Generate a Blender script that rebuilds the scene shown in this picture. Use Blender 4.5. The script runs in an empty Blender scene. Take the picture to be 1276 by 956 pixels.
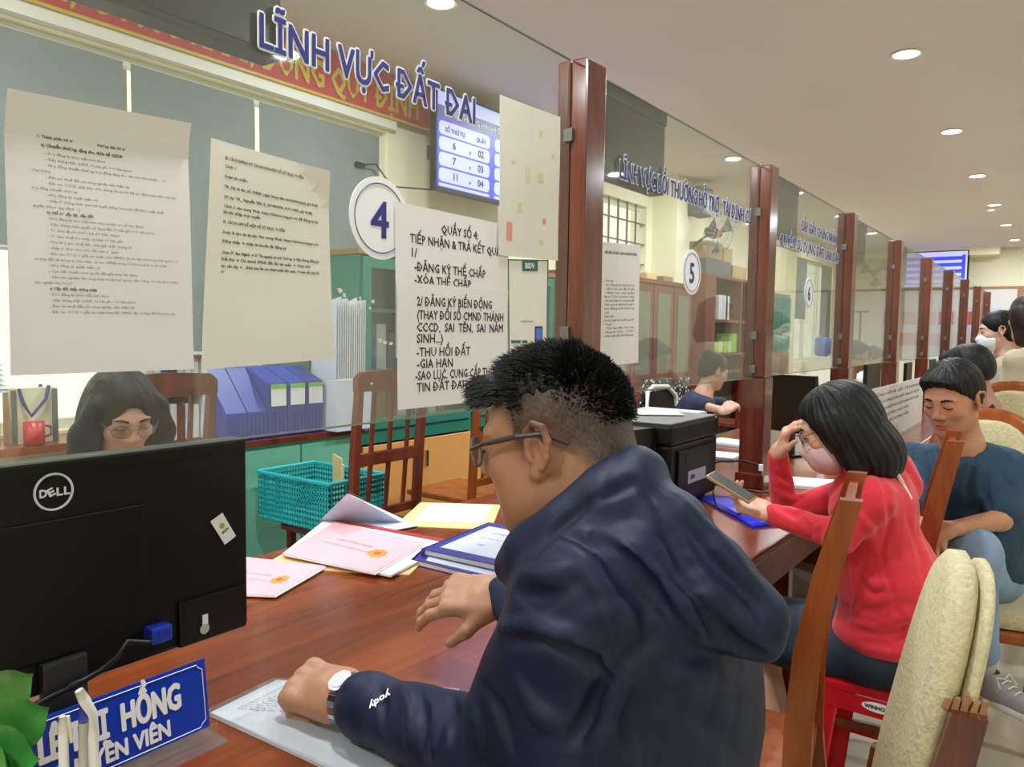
import bpy, bmesh, math, random
import numpy as np
from mathutils import Vector, Matrix
from mathutils.bvhtree import BVHTree
import openvdb as vdb

SC = bpy.context.scene
COL = SC.collection
random.seed(4); RNG = np.random.default_rng(7)
PI = math.pi

# ---------------------------------------------------------------- camera
F_PX = 958.0; CAM_H = 1.45
YAW = math.radians(36.04); PITCH = math.radians(3.82); ROLL = 0.014
fwd = Vector((math.cos(YAW)*math.cos(PITCH), math.sin(YAW)*math.cos(PITCH), -math.sin(PITCH)))
rgt0 = Vector((math.sin(YAW), -math.cos(YAW), 0)); up0 = rgt0.cross(fwd)
rgt = rgt0*math.cos(ROLL) + up0*math.sin(ROLL); upv = up0*math.cos(ROLL) - rgt0*math.sin(ROLL)
cam = bpy.data.cameras.new('camera'); cam_o = bpy.data.objects.new('camera', cam); COL.objects.link(cam_o)
m = Matrix((rgt, upv, -fwd)).transposed().to_4x4(); m.translation = Vector((0, 0, CAM_H)); cam_o.matrix_world = m
cam.sensor_width = 36; cam.lens = F_PX/1276*36; cam.clip_start = 0.05; cam.clip_end = 200
SC.camera = cam_o
SC.view_settings.view_transform = 'Standard'; SC.view_settings.look = 'None'
SC.view_settings.gamma = 1; SC.view_settings.use_curve_mapping = False
SC.view_settings.exposure = 0.0
# ---------------------------------------------------------------- world: bright hazy daylight outside
wd = bpy.data.worlds.new('world'); SC.world = wd; wd.use_nodes = True
bg = wd.node_tree.nodes['Background']; bg.inputs[0].default_value = (1.0, 0.94, 0.72, 1); bg.inputs[1].default_value = 2.4
LAMP_W = 34.0

def ray(px, py): return (fwd*F_PX + rgt*(px-638) - upv*(py-478)).normalized()
def on_plane(px, py, ax, val):
    r = ray(px, py); o = Vector((0, 0, CAM_H)); t = (val-o[ax])/r[ax]; return o+r*t
def PX(px, py, v): return on_plane(px, py, 0, v)
def PY(px, py, v): return on_plane(px, py, 1, v)
def PZ(px, py, v): return on_plane(px, py, 2, v)
def PD(px, py, d):                                   # point at horizontal depth d in front of the lens
    r = ray(px, py); h = r.x*math.cos(YAW)+r.y*math.sin(YAW); return Vector((0, 0, CAM_H))+r*(d/h)

# ---------------------------------------------------------------- materials
def lin(c):
    c = [x/255 for x in c]; return tuple((x/12.92 if x <= .04045 else ((x+.055)/1.055)**2.4) for x in c)+(1,)
MATS = {}
def mat(name, rgb, rough=.5, metal=0, spec=.5, var=0, vscale=8, bump=0, bscale=60, stretch=(1, 1, 1), coat=0, emit=0, attr=False, sheen=0, trans=0, alpha=1, sss=0):
    if name in MATS: return MATS[name]
    M = bpy.data.materials.new(name); M.use_nodes = True; nt = M.node_tree; b = nt.nodes['Principled BSDF']
    c = lin(rgb); b.inputs['Base Color'].default_value = c
    b.inputs['Roughness'].default_value = rough; b.inputs['Metallic'].default_value = metal
    b.inputs['Specular IOR Level'].default_value = spec
    if coat: b.inputs['Coat Weight'].default_value = coat; b.inputs['Coat Roughness'].default_value = .08
    if sheen: b.inputs['Sheen Weight'].default_value = sheen
    if trans: b.inputs['Transmission Weight'].default_value = trans
    if sss: b.inputs['Subsurface Weight'].default_value = sss; b.inputs['Subsurface Radius'].default_value = (.01, .004, .002); b.inputs['Subsurface Scale'].default_value = .6
    if alpha < 1: b.inputs['Alpha'].default_value = alpha
    if emit: b.inputs['Emission Color'].default_value = c; b.inputs['Emission Strength'].default_value = emit
    src = None
    tc = nt.nodes.new('ShaderNodeTexCoord'); mp = nt.nodes.new('ShaderNodeMapping'); mp.inputs['Scale'].default_value = stretch
    nt.links.new(tc.outputs['Object'], mp.inputs['Vector'])
    if attr:
        a = nt.nodes.new('ShaderNodeAttribute'); a.attribute_name = 'Col'; src = a.outputs['Color']
    if var:
        n = nt.nodes.new('ShaderNodeTexNoise'); n.inputs['Scale'].default_value = vscale; n.inputs['Detail'].default_value = 5
        nt.links.new(mp.outputs[0], n.inputs['Vector'])
        mr = nt.nodes.new('ShaderNodeMapRange'); mr.inputs['From Min'].default_value = .3; mr.inputs['From Max'].default_value = .7
        mr.inputs['To Min'].default_value = 1-var; mr.inputs['To Max'].default_value = 1+var
        nt.links.new(n.outputs['Fac'], mr.inputs['Value'])
        hs = nt.nodes.new('ShaderNodeHueSaturation'); hs.inputs['Color'].default_value = c
        if src: nt.links.new(src, hs.inputs['Color'])
        nt.links.new(mr.outputs[0], hs.inputs['Value']); src = hs.outputs[0]
    if src: nt.links.new(src, b.inputs['Base Color'])
    if bump:
        n = nt.nodes.new('ShaderNodeTexNoise'); n.inputs['Scale'].default_value = bscale; n.inputs['Detail'].default_value = 3
        nt.links.new(mp.outputs[0], n.inputs['Vector'])
        bp = nt.nodes.new('ShaderNodeBump'); bp.inputs['Strength'].default_value = bump; bp.inputs['Distance'].default_value = .004
        nt.links.new(n.outputs['Fac'], bp.inputs['Height']); nt.links.new(bp.outputs[0], b.inputs['Normal'])
    MATS[name] = M; return M

def wood(name, dark, light, axis=0, rough=.22, scale=6, coat=.6):
    M = bpy.data.materials.new(name); M.use_nodes = True; nt = M.node_tree; b = nt.nodes['Principled BSDF']
    tc = nt.nodes.new('ShaderNodeTexCoord'); mp = nt.nodes.new('ShaderNodeMapping')
    s = [scale*3]*3; s[axis] = scale*.25; mp.inputs['Scale'].default_value = s
    nt.links.new(tc.outputs['Object'], mp.inputs['Vector'])
    n = nt.nodes.new('ShaderNodeTexNoise'); n.inputs['Scale'].default_value = .8; n.inputs['Detail'].default_value = 7; n.inputs['Distortion'].default_value = .9
    nt.links.new(mp.outputs[0], n.inputs['Vector'])
    n2 = nt.nodes.new('ShaderNodeTexNoise'); n2.inputs['Scale'].default_value = 9; n2.inputs['Detail'].default_value = 4
    nt.links.new(mp.outputs[0], n2.inputs['Vector'])
    mx = nt.nodes.new('ShaderNodeMath'); mx.operation = 'MULTIPLY_ADD'; mx.inputs[1].default_value = .3; nt.links.new(n2.outputs['Fac'], mx.inputs[0]); nt.links.new(n.outputs['Fac'], mx.inputs[2])
    r = nt.nodes.new('ShaderNodeValToRGB'); r.color_ramp.elements[0].color = lin(dark); r.color_ramp.elements[1].color = lin(light)
    r.color_ramp.elements[0].position = .42; r.color_ramp.elements[1].position = .9
    nt.links.new(mx.outputs[0], r.inputs[0]); nt.links.new(r.outputs[0], b.inputs['Base Color'])
    b.inputs['Roughness'].default_value = rough; b.inputs['Specular IOR Level'].default_value = .32; b.inputs['Coat Weight'].default_value = coat; b.inputs['Coat Roughness'].default_value = .12
    MATS[name] = M; return M

def clear(name, tint=(235, 240, 235), milk=.05, gloss=.05, rough=.02):
    """thin clear pane: transparent, with a fresnel sheen and a trace of haze"""
    M = bpy.data.materials.new(name); M.use_nodes = True; nt = M.node_tree; nt.nodes.remove(nt.nodes['Principled BSDF'])
    out = nt.nodes['Material Output']
    t = nt.nodes.new('ShaderNodeBsdfTransparent'); t.inputs[0].default_value = lin(tint)
    g = nt.nodes.new('ShaderNodeBsdfGlossy'); g.inputs['Roughness'].default_value = rough
    d = nt.nodes.new('ShaderNodeBsdfDiffuse'); d.inputs[0].default_value = lin((225, 228, 222))
    lw = nt.nodes.new('ShaderNodeLayerWeight'); lw.inputs[0].default_value = .5          # Schlick term, the same from both faces
    pw = nt.nodes.new('ShaderNodeMath'); pw.operation = 'POWER'; pw.inputs[1].default_value = 5; nt.links.new(lw.outputs['Facing'], pw.inputs[0])
    mf = nt.nodes.new('ShaderNodeMath'); mf.operation = 'ADD'; mf.inputs[1].default_value = gloss; nt.links.new(pw.outputs[0], mf.inputs[0]); mf.use_clamp = True
    m1 = nt.nodes.new('ShaderNodeMixShader'); m1.inputs[0].default_value = milk
    nt.links.new(t.outputs[0], m1.inputs[1]); nt.links.new(d.outputs[0], m1.inputs[2])
    m2 = nt.nodes.new('ShaderNodeMixShader'); nt.links.new(mf.outputs[0], m2.inputs[0])
    nt.links.new(m1.outputs[0], m2.inputs[1]); nt.links.new(g.outputs[0], m2.inputs[2]); nt.links.new(m2.outputs[0], out.inputs[0])
    MATS[name] = M; return M

# ---------------------------------------------------------------- object helpers
def thing(name, label, cat, loc=(0, 0, 0), rz=0, group=None):
    o = bpy.data.objects.new(name, None); COL.objects.link(o); o.empty_display_size = .05
    o.location = loc; o.rotation_euler = (0, 0, rz); o['label'] = label; o['category'] = cat
    if group: o['group'] = group
    return o
def tag(o, label, cat, group=None):
    o['label'] = label; o['category'] = cat
    if group: o['group'] = group
    return o
def wmat(o):
    M = Matrix.Translation(o.location) @ o.rotation_euler.to_matrix().to_4x4()
    return wmat(o.parent) @ M if o.parent is not None else M
def link(name, me, m, parent=None, local=False, label=None, kind=None, smooth=False):
    """world-space geometry is moved into the frame of its parent; local=True: it is already in that frame"""
    o = bpy.data.objects.new(name, me); COL.objects.link(o)
    if m is not None: me.materials.clear(); me.materials.append(MATS[m] if isinstance(m, str) else m)
    if smooth: me.polygons.foreach_set('use_smooth', [True]*len(me.polygons))
    if parent is not None:
        o.parent = parent
        if not local: me.transform(wmat(parent).inverted())
    if label: o['label'] = label
    if kind: o['kind'] = kind
    return o
def dup(root, loc, rz, label=None, group=None):
    def rec(o, par):
        c = o.copy(); COL.objects.link(c); c.parent = par
        for ch in [k for k in COL.objects if k.parent is o]: rec(ch, c)
        return c
    r = rec(root, None); r.location = loc; r.rotation_euler = (0, 0, rz)
    if label: r['label'] = label
    if group: r['group'] = group
    return r
def centre(o):
    """a top-level mesh gets its origin at its base"""
    n = len(o.data.vertices); a = np.empty(n*3); o.data.vertices.foreach_get('co', a); a = a.reshape(-1, 3)
    c = (a.min(0)+a.max(0))/2; c[2] = a[:, 2].min(); a -= c; o.data.vertices.foreach_set('co', a.ravel()); o.location = c; return o

class B:
    def __init__(s): s.v = []; s.f = []
    def add(s, vs, fs):
        n = len(s.v); s.v += [tuple(v) for v in vs]; s.f += [tuple(i+n for i in f) for f in fs]; return s
    def box(s, x0, x1, y0, y1, z0, z1):
        return s.add([(x, y, z) for z in (z0, z1) for y in (y0, y1) for x in (x0, x1)],
                     [(0, 2, 3, 1), (4, 5, 7, 6), (0, 1, 5, 4), (2, 6, 7, 3), (0, 4, 6, 2), (1, 3, 7, 5)])
    def bev(s, x0, x1, y0, y1, z0, z1, b=.006):
        """box with chamfered edges"""
        bm = bmesh.new(); bmesh.ops.create_cube(bm, size=1)
        for v in bm.verts: v.co = Vector(((x0+x1)/2+v.co.x*(x1-x0), (y0+y1)/2+v.co.y*(y1-y0), (z0+z1)/2+v.co.z*(z1-z0)))
        bmesh.ops.bevel(bm, geom=bm.edges[:], offset=b, segments=2, profile=.6, affect='EDGES')
        bm.verts.index_update(); s.add([v.co[:] for v in bm.verts], [[v.index for v in f.verts] for f in bm.faces]); bm.free(); return s
    def hexa(s, bot, top):
        return s.add(list(bot)+list(top), [(3, 2, 1, 0), (4, 5, 6, 7), (0, 1, 5, 4), (1, 2, 6, 5), (2, 3, 7, 6), (3, 0, 4, 7)])
    def prism(s, pts, vec):
        n = len(pts); pts = [Vector(p) for p in pts]; vec = Vector(vec)
        return s.add(pts+[p+vec for p in pts], [tuple(range(n-1, -1, -1)), tuple(range(n, 2*n))]+[(i, (i+1) % n, n+(i+1) % n, n+i) for i in range(n)])
    def tube(s, pts, r, n=8, flat=1, cap=True, close=False, up=(0, 0, 1)):
        pts = [Vector(p) for p in pts]; k = len(pts); rs = r if isinstance(r, (list, tuple)) else [r]*k; base = len(s.v)
        for i, p in enumerate(pts):
            a = pts[(i-1) % k] if (i > 0 or close) else p; c = pts[(i+1) % k] if (i < k-1 or close) else p
            t = (c-a).normalized(); u = Vector(up); u = (u-t*u.dot(t))
            if u.length < .05: u = Vector((0, 1, 0))-t*t.y
            u.normalize(); w = t.cross(u)
            for j in range(n):
                an = 2*PI*j/n; s.v.append(tuple(p+u*math.cos(an)*rs[i]*flat+w*math.sin(an)*rs[i]))
        for i in range(k if close else k-1):
            for j in range(n):
                a = base+i*n; b_ = base+((i+1) % k)*n
                s.f.append((a+j, b_+j, b_+(j+1) % n, a+(j+1) % n)[::-1])
        if cap and not close: s.f.append(tuple(base+j for j in range(n))); s.f.append(tuple(base+(k-1)*n+j for j in range(n))[::-1])
        return s
    def lathe(s, prof, c=(0, 0, 0), n=20, axis=2):
        base = len(s.v)
        for r, z in prof:
            for j in range(n):
                a = 2*PI*j/n; p = (r*math.cos(a), r*math.sin(a), z)
                if axis == 0: p = (p[2], p[0], p[1])
                if axis == 1: p = (p[1], p[2], p[0])
                s.v.append((p[0]+c[0], p[1]+c[1], p[2]+c[2]))
        for i in range(len(prof)-1):
            for j in range(n): s.f.append((base+i*n+j, base+i*n+(j+1) % n, base+(i+1)*n+(j+1) % n, base+(i+1)*n+j))
        s.f.append(tuple(base+j for j in range(n))[::-1]); s.f.append(tuple(base+(len(prof)-1)*n+j for j in range(n)))
        return s
    def xf(s, M): s.v = [tuple(M @ Vector(v)) for v in s.v]; return s
    def me(s, name='m'):
        me = bpy.data.meshes.new(name); me.from_pydata(s.v, [], s.f); me.update(); return me
    def build(s, name, m, parent=None, **k): return link(name, s.me(name), m, parent, **k)

def struct(name, b, m, parent=None, **k):
    o = b.build(name, m, parent, **k)
    if parent is None: o['kind'] = 'structure'
    return o

def text_me(body, h, origin, xd=(1, 0, 0), ud=(0, 0, 1), bold=0, width=None, off=.0006, align='LEFT', res=2, line=1.0, extrude=0):
    """lettering as flat mesh: h = capital height, origin = left end of the (first) baseline; bold = stroke growth by shifted copies"""
    def raw(body):
        c = bpy.data.curves.new('lettering', 'FONT'); c.body = body; c.size = h/.729; c.resolution_u = res; c.space_line = line; c.align_x = align
        o = bpy.data.objects.new('tmp', c); COL.objects.link(o); dg = bpy.context.evaluated_depsgraph_get()
        me = bpy.data.meshes.new_from_object(o.evaluated_get(dg)); bpy.data.objects.remove(o); bpy.data.curves.remove(c); return me
    me = raw(body.replace('Đ', 'D'))
    if 'Đ' in body and bold:                               # the barred D is a D with its own bar
        d0 = raw('D'); xs = [v.co.x for v in d0.vertices]; dx0, dw = min(xs), max(xs)-min(xs); bpy.data.meshes.remove(d0); bm = bmesh.new(); bm.from_mesh(me)
        for i, ch in enumerate(body):
            if ch != 'Đ': continue
            q = raw(body[:i+1].replace('Đ', 'D')); xr = max(v.co.x for v in q.vertices); bpy.data.meshes.remove(q); xl = xr-dw
            bm.faces.new([bm.verts.new((x, y, h*.004)) for x, y in ((xl-.11*h, .33*h), (xl+.36*h, .33*h), (xl+.36*h, .43*h), (xl-.11*h, .43*h))])
        bm.to_mesh(me); bm.free()
    n = len(me.vertices); a = np.empty(n*3); me.vertices.foreach_get('co', a); a = a.reshape(-1, 3)
    if width and n: a[:, 0] *= width/(a[:, 0].max()-a[:, 0].min())
    xd = np.array(Vector(xd).normalized()); ud = np.array(Vector(ud).normalized()); nd = np.cross(xd, ud)
    sh = [(0, 0)]
    if bold: r = bold*h; sh = [(r*math.cos(t), r*math.sin(t)) for t in np.linspace(0, 2*PI, 12 if bold > .04 else 4, endpoint=False)+(0 if bold > .04 else PI/4)]+([(0, 0)] if bold > .04 else [])
    base = me; bm = bmesh.new()
    for k, (dx, dy) in enumerate(sh):
        q = base.copy(); p = np.array(origin)+(a[:, :1]+dx)*xd+(a[:, 1:2]+dy)*ud+(a[:, 2:3]+off+k*h*.0007)*nd
        q.vertices.foreach_set('co', p.ravel()); q.update()
        if len(sh) == 1: bm.free(); bpy.data.meshes.remove(base); return q
        bm.from_mesh(q); bpy.data.meshes.remove(q)
    bpy.data.meshes.remove(base); me = bpy.data.meshes.new('lettering'); bm.to_mesh(me); bm.free(); return me

def sheet(c4, nx=10, ny=14, wave=.003, nrm=(0, -1, 0), curl=None, thick=.0004, seed=0):
    """paper from corners TL TR BR BL with a gentle wave"""
    tl, tr, br, bl = [Vector(p) for p in c4]; nrm = Vector(nrm); b = B(); ph = seed*1.7
    for side in (0, 1):
        for j in range(ny+1):
            for i in range(nx+1):
                u, v = i/nx, j/ny; p = (tl*(1-u)+tr*u)*(1-v)+(bl*(1-u)+br*u)*v
                w = wave*(math.sin(u*5+ph)*.5+math.sin(v*6+ph*2+u*2)*.5+1)
                if curl: w += curl(u, v)
                b.v.append(tuple(p+nrm*(w+(0 if side else thick))))
    N = (nx+1)*(ny+1)
    for j in range(ny):
        for i in range(nx):
            a = j*(nx+1)+i; q = (a, a+nx+1, a+nx+2, a+1); b.f.append(q); b.f.append(tuple(N+k for k in q[::-1]))
    for i in range(nx):
        for a in (i, ny*(nx+1)+i): b.f.append((a, a+1, N+a+1, N+a))
    for j in range(ny):
        for a in (j*(nx+1), j*(nx+1)+nx): b.f.append((a, a+nx+1, N+a+nx+1, N+a))
    return b

# ---------------------------------------------------------------- distance-field modelling (bodies, clothes, hair)
class SDF:
    def __init__(s, lo, hi, vox):
        s.lo = np.array(lo, float); s.vox = vox; s.n = (np.ceil((np.array(hi)-s.lo)/vox).astype(int)+1)
        s.D = np.full(tuple(s.n), .5, np.float32); s.ax = [(s.lo[i]+np.arange(s.n[i])*vox).astype(np.float32) for i in range(3)]
        s.T = None
    def frame(s, c=None, R=None, sc=1.0): s.T = None if c is None else (np.array(c, float), np.array(R, float), sc)
    def w(s, p): 
        p = np.array(p, float)
        return p if s.T is None else s.T[0]+s.T[1] @ (p*s.T[2])
    def win(s, lo, hi):
        a = np.clip(np.floor((lo-s.lo)/s.vox).astype(int), 0, s.n); b = np.clip(np.ceil((hi-s.lo)/s.vox).astype(int)+1, 0, s.n)
        if np.any(b <= a): return None
        sl = tuple(slice(a[i], b[i]) for i in range(3))
        return sl, s.ax[0][sl[0]][:, None, None], s.ax[1][sl[1]][None, :, None], s.ax[2][sl[2]][None, None, :]
    def comb(s, sl, d, k, op):
        D = s.D[sl]
        if op == 'sub': d = -d; D, d = -D, -d
        if k > 0:
            h = np.maximum(k-np.abs(D-d), 0)/k; r = np.minimum(D, d)-h*h*k*.25
        else: r = np.minimum(D, d)
        s.D[sl] = -r if op == 'sub' else r
    def ell(s, c, r, R=None, k=.01, op='add'):
        sc = s.T[2] if s.T is not None else 1; k = k*sc
        RR = np.eye(3) if R is None else np.array(R, float)
        if s.T is not None: RR = s.T[1] @ RR
        c = s.w(c); r = np.array(r, float)*sc; e = np.sqrt(((RR*r)**2).sum(1))+k+2*s.vox
        q = s.win(c-e, c+e)
        if q is None: return
        sl, X, Y, Z = q; X = X-c[0]; Y = Y-c[1]; Z = Z-c[2]; k0 = 0; k1 = 0
        for i in range(3):
            t = (X*RR[0, i]+Y*RR[1, i]+Z*RR[2, i])/r[i]; k0 = k0+t*t; k1 = k1+(t/r[i])**2
        k0 = np.sqrt(k0); d = k0*(k0-1)/np.maximum(np.sqrt(k1), 1e-6); d = np.where(k0 < .05, -r.min(), d)
        s.comb(sl, d.astype(np.float32), k, op)
    def cap(s, a, b, ra, rb=None, k=.01, op='add', flat=None, fn=(0, 0, 1)):
        sc = s.T[2] if s.T is not None else 1; k = k*sc; rb = ra if rb is None else rb; ra, rb = ra*sc, rb*sc
        a, b = s.w(a), s.w(b); R_ = max(ra, rb)+k+2*s.vox; q = s.win(np.minimum(a, b)-R_, np.maximum(a, b)+R_)
        if q is None: return
        sl, X, Y, Z = q; ba = b-a; L = max(ba @ ba, 1e-9); X = X-a[0]; Y = Y-a[1]; Z = Z-a[2]
        h = np.clip((X*ba[0]+Y*ba[1]+Z*ba[2])/L, 0, 1); dx, dy, dz = X-h*ba[0], Y-h*ba[1], Z-h*ba[2]
        if flat is not None:
            n = np.array(fn, float); n /= np.linalg.norm(n); t = dx*n[0]+dy*n[1]+dz*n[2]; g = 1/flat-1
            dx, dy, dz = dx+n[0]*t*g, dy+n[1]*t*g, dz+n[2]*t*g
        d = np.sqrt(dx*dx+dy*dy+dz*dz)-(ra+(rb-ra)*h)
        if flat is not None: d = d*(.5+.5*flat)
        s.comb(sl, d.astype(np.float32), k, op)
    def chain(s, pts, rs, k=.015, **kw):
        for i in range(len(pts)-1): s.cap(pts[i], pts[i+1], rs[i], rs[i+1], k=k, **kw)
    def rbox(s, c, h, rad, R=None, k=.008, op='add'):
        sc = s.T[2] if s.T is not None else 1; k = k*sc; rad *= sc; RR = np.eye(3) if R is None else np.array(R, float)
        if s.T is not None: RR = s.T[1] @ RR
        c = s.w(c); h = np.array(h, float)*sc; e = np.abs(RR) @ h+k+2*s.vox; q = s.win(c-e, c+e)
        if q is None: return
        sl, X, Y, Z = q; X = X-c[0]; Y = Y-c[1]; Z = Z-c[2]; Q = []
        for i in range(3): Q.append(np.abs(X*RR[0, i]+Y*RR[1, i]+Z*RR[2, i])-(h[i]-rad))
        o = np.sqrt(sum(np.maximum(t, 0)**2 for t in Q))+np.minimum(np.maximum(Q[0], np.maximum(Q[1], Q[2])), 0)-rad
        s.comb(sl, o.astype(np.float32), k, op)
    def cut(s, p, n, k=.01):
        """remove the half-space on the side n points to"""
        p = s.w(p); n = np.array(n, float); n = (s.T[1] @ n if s.T is not None else n); n /= np.linalg.norm(n)
        X, Y, Z = s.ax[0][:, None, None], s.ax[1][None, :, None], s.ax[2][None, None, :]
        d = ((X-p[0])*n[0]+(Y-p[1])*n[1]+(Z-p[2])*n[2]).astype(np.float32)
        h = np.maximum(k-np.abs(s.D-d), 0)/k; s.D = np.maximum(s.D, d)+h*h*k*.25
    def disp(s, f, lo=None, hi=None):
        q = s.win(s.lo if lo is None else np.array(lo), s.lo+s.n*s.vox if hi is None else np.array(hi)); sl, X, Y, Z = q
        s.D[sl] += f(X, Y, Z).astype(np.float32)
    def arrays(s):
        b = 4*s.vox; g = vdb.FloatGrid(b); A = np.clip(s.D, -b, b)
        A[0] = b; A[-1] = b; A[:, 0] = b; A[:, -1] = b; A[:, :, 0] = b; A[:, :, -1] = b
        g.copyFromArray(np.ascontiguousarray(A)); g.transform = vdb.createLinearTransform(s.vox)
        P, Q = g.convertToQuads(isovalue=0.0)
        return P.astype(float)+s.lo, Q[:, ::-1].copy()
    def mesh(s, name='m', color=None, smooth=1):
        P, Q = s.arrays(); me = bpy.data.meshes.new(name)
        for _ in range(smooth):
            acc = np.zeros_like(P); cnt = np.zeros(len(P))
            for i in range(4):
                a, b_ = Q[:, i], Q[:, (i+1) % 4]
                for ax in range(3): acc[:, ax] += np.bincount(a, P[b_, ax], len(P))+np.bincount(b_, P[a, ax], len(P))
                cnt += np.bincount(a, minlength=len(P))+np.bincount(b_, minlength=len(P))
            P = P*.5+.5*acc/np.maximum(cnt, 1)[:, None]
        me.vertices.add(len(P)); me.vertices.foreach_set('co', P.astype(np.float32).ravel())
        me.loops.add(Q.size); me.loops.foreach_set('vertex_index', Q.astype(np.int32).ravel())
        me.polygons.add(len(Q)); me.polygons.foreach_set('loop_start', np.arange(0, Q.size, 4, dtype=np.int32))
        me.update(calc_edges=True); me.polygons.foreach_set('use_smooth', [True]*len(Q))
        if color is not None:
            c = np.ones((len(P), 4), np.float32); c[:, :3] = color(P); at = me.color_attributes.new('Col', 'FLOAT_COLOR', 'POINT'); at.data.foreach_set('color', c.ravel())
        return me
    def bvh(s):
        P, Q = s.arrays(); return BVHTree.FromPolygons([tuple(p) for p in P], [tuple(int(i) for i in q) for q in Q])

def fr(f, up=(0, 0, 1), roll=0):
    """frame: columns = person's right, forward, up"""
    f = Vector(f).normalized(); l = f.cross(Vector(up)).normalized(); u = l.cross(f)
    if roll: q = Matrix.Rotation(roll, 3, f); l = q @ l; u = q @ u
    return np.array([[l.x, f.x, u.x], [l.y, f.y, u.y], [l.z, f.z, u.z]])
def rx(a): c, s_ = math.cos(a), math.sin(a); return np.array([[1, 0, 0], [0, c, -s_], [0, s_, c]])
def rz_(a): c, s_ = math.cos(a), math.sin(a); return np.array([[c, -s_, 0], [s_, c, 0], [0, 0, 1]])

def sdf_head(s, c, R, sc=1.0, fem=False, neck=None, nr=.056, mouth=True):
    s.frame(c, R, sc); j = .9 if fem else 1
    s.ell((0, -.012, .036), (.076, .094, .085), k=.01)
    s.ell((0, .028, -.015), (.063, .064, .075), k=.03)
    s.ell((0, .034, -.062), (.047*j, .050, .044), k=.03)
    s.ell((0, .066, -.092), (.020, .016, .015), k=.025)
    for g in (-1, 1):
        s.cap((g*.05*j, .0, -.052), (g*.014, .062, -.092), .018, .014, k=.03)
        s.ell((g*.040, .060, -.018), (.022, .020, .018), k=.02)
        s.ell((g*.031, .092, .012), (.016, .011, .010), k=.010, op='sub')
        s.ell((g*.031, .0795, .011), (.0145, .0125, .0115), k=.004)
        s.cap((g*.012, .085, .029), (g*.044, .076, .030), .008, .006, k=.014)
    s.cap((0, .088, .018), (0, .104, -.020), .007, .011, k=.012)
    for g in (-1, 1): s.ell((g*.013, .096, -.026), (.0085, .009, .007), k=.006)
    if mouth:
        s.ell((0, .088, -.053), (.023, .010, .0055), k=.006); s.ell((0, .086, -.063), (.018, .0105, .0065), k=.006)
        s.cap((-.024, .092, -.0575), (.024, .092, -.0575), .0022, k=.004, op='sub')
    for g in (-1, 1):
        E = rz_(g*-.35) @ rx(-.12); at = lambda y, z, o=0: (g*(.0875+o-y*.38), -.004+y, .001+z)
        s.ell((g*.079, -.004, -.002), (.0065, .018, .029), E, k=.006)
        s.chain([at(.014, .006), at(.012, .022), at(.0, .032), at(-.014, .026), at(-.019, .008), at(-.014, -.012), at(-.004, -.024)], [.0038, .0044, .0048, .0050, .0048, .0042, .0045], k=.003)
        s.ell((g*.0800, .003, -.027), (.006, .0085, .010), E, k=.005)
        s.ell(at(.001, -.001, .003), (.010, .0092, .0145), E, k=.002, op='sub'); s.ell(at(-.007, .014, .004), (.006, .0060, .011), E, k=.002, op='sub'); s.chain([at(-.006, -.010), at(-.010, .002), at(-.005, .012)], [.003, .003, .002], k=.002)
        s.cap(at(.013, -.006, .002), at(.011, -.012, .002), .004, k=.004)
    s.frame()
    if neck is not None:
        a = c+R @ np.array([0, -.018, -.045])*sc; s.cap(a, np.array(neck), nr*sc, nr*sc*1.12, k=.03)

def sdf_hand(s, wrist, fdir, back, side=1, curl=(.3, .5, .3), spread=.06, sc=1.0, thumb=(.6, .75, -.25), curls=None):
    """side=+1 puts the thumb on the frame's +x side; curls bend toward the palm"""
    y = Vector(fdir).normalized(); z = Vector(back); z = (z-y*z.dot(y)).normalized(); x = y.cross(z)
    R = np.array([[x.x, y.x, z.x], [x.y, y.y, z.y], [x.z, y.z, z.z]]); s.frame(wrist, R, sc)
    s.rbox((0, .046, 0), (.039, .050, .014), .012, k=.012); s.ell((side*.024, .030, -.010), (.018, .030, .014), k=.014)
    s.cap((0, -.02, 0), (0, .02, 0), .024, .026, k=.02, flat=.75)
    L = [.072, .080, .074, .058]
    for i in range(4):
        bx = side*(.030-.0198*i); p = np.array([bx, .088-(.006 if i in (0,) else .010 if i == 3 else 0), .001]); a = 0
        cu = curls[i] if curls else curl; yaw = side*(1.5-i)*spread
        s.ell(tuple(p+np.array([0, -.002, .003])), (.0105, .013, .0105), k=.008)
        for q, (fr_, r0, r1) in enumerate(((.46, .0098, .0092), (.30, .0092, .0085), (.24, .0085, .0068))):
            a += cu[q]; d = np.array([math.sin(yaw)*math.cos(a), math.cos(yaw)*math.cos(a), -math.sin(a)]); e = p+d*L[i]*fr_
            s.cap(tuple(p), tuple(e), r0, r1, k=.004); p = e
    t = Vector((side*thumb[0], thumb[1], thumb[2])).normalized(); p = np.array([side*.030, .018, -.006]); p2 = p+np.array(t)*.042
    t2 = Vector((side*thumb[0]*.5, thumb[1]*1.1, thumb[2]*1.3)).normalized(); p3 = p2+np.array(t2)*.034
    s.cap(tuple(p), tuple(p2), .014, .011, k=.012); s.cap(tuple(p2), tuple(p3), .011, .0085, k=.006)
    s.frame()
def eyebrow_lash(root, c, R, sc, m='hair_black', lash=True):
    b = B(); Lw = lambda p: Vector(np.array(c)+R @ (np.array(p)*sc))
    for g in (-1, 1):
        b.tube([Lw((g*.014, .0935, .030)), Lw((g*.030, .091, .0345)), Lw((g*.047, .080, .030))], [.003*sc, .0035*sc, .0015*sc], 6)
    b.build('eyebrow', m, root)
    if lash:
        b = B()
        for g in (-1, 1): b.tube([Lw((g*.017, .0885, .008)), Lw((g*.031, .0925, .0035)), Lw((g*.045, .0845, .007))], .0012*sc, 5)
        b.build('eyelash', m, root)
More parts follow.
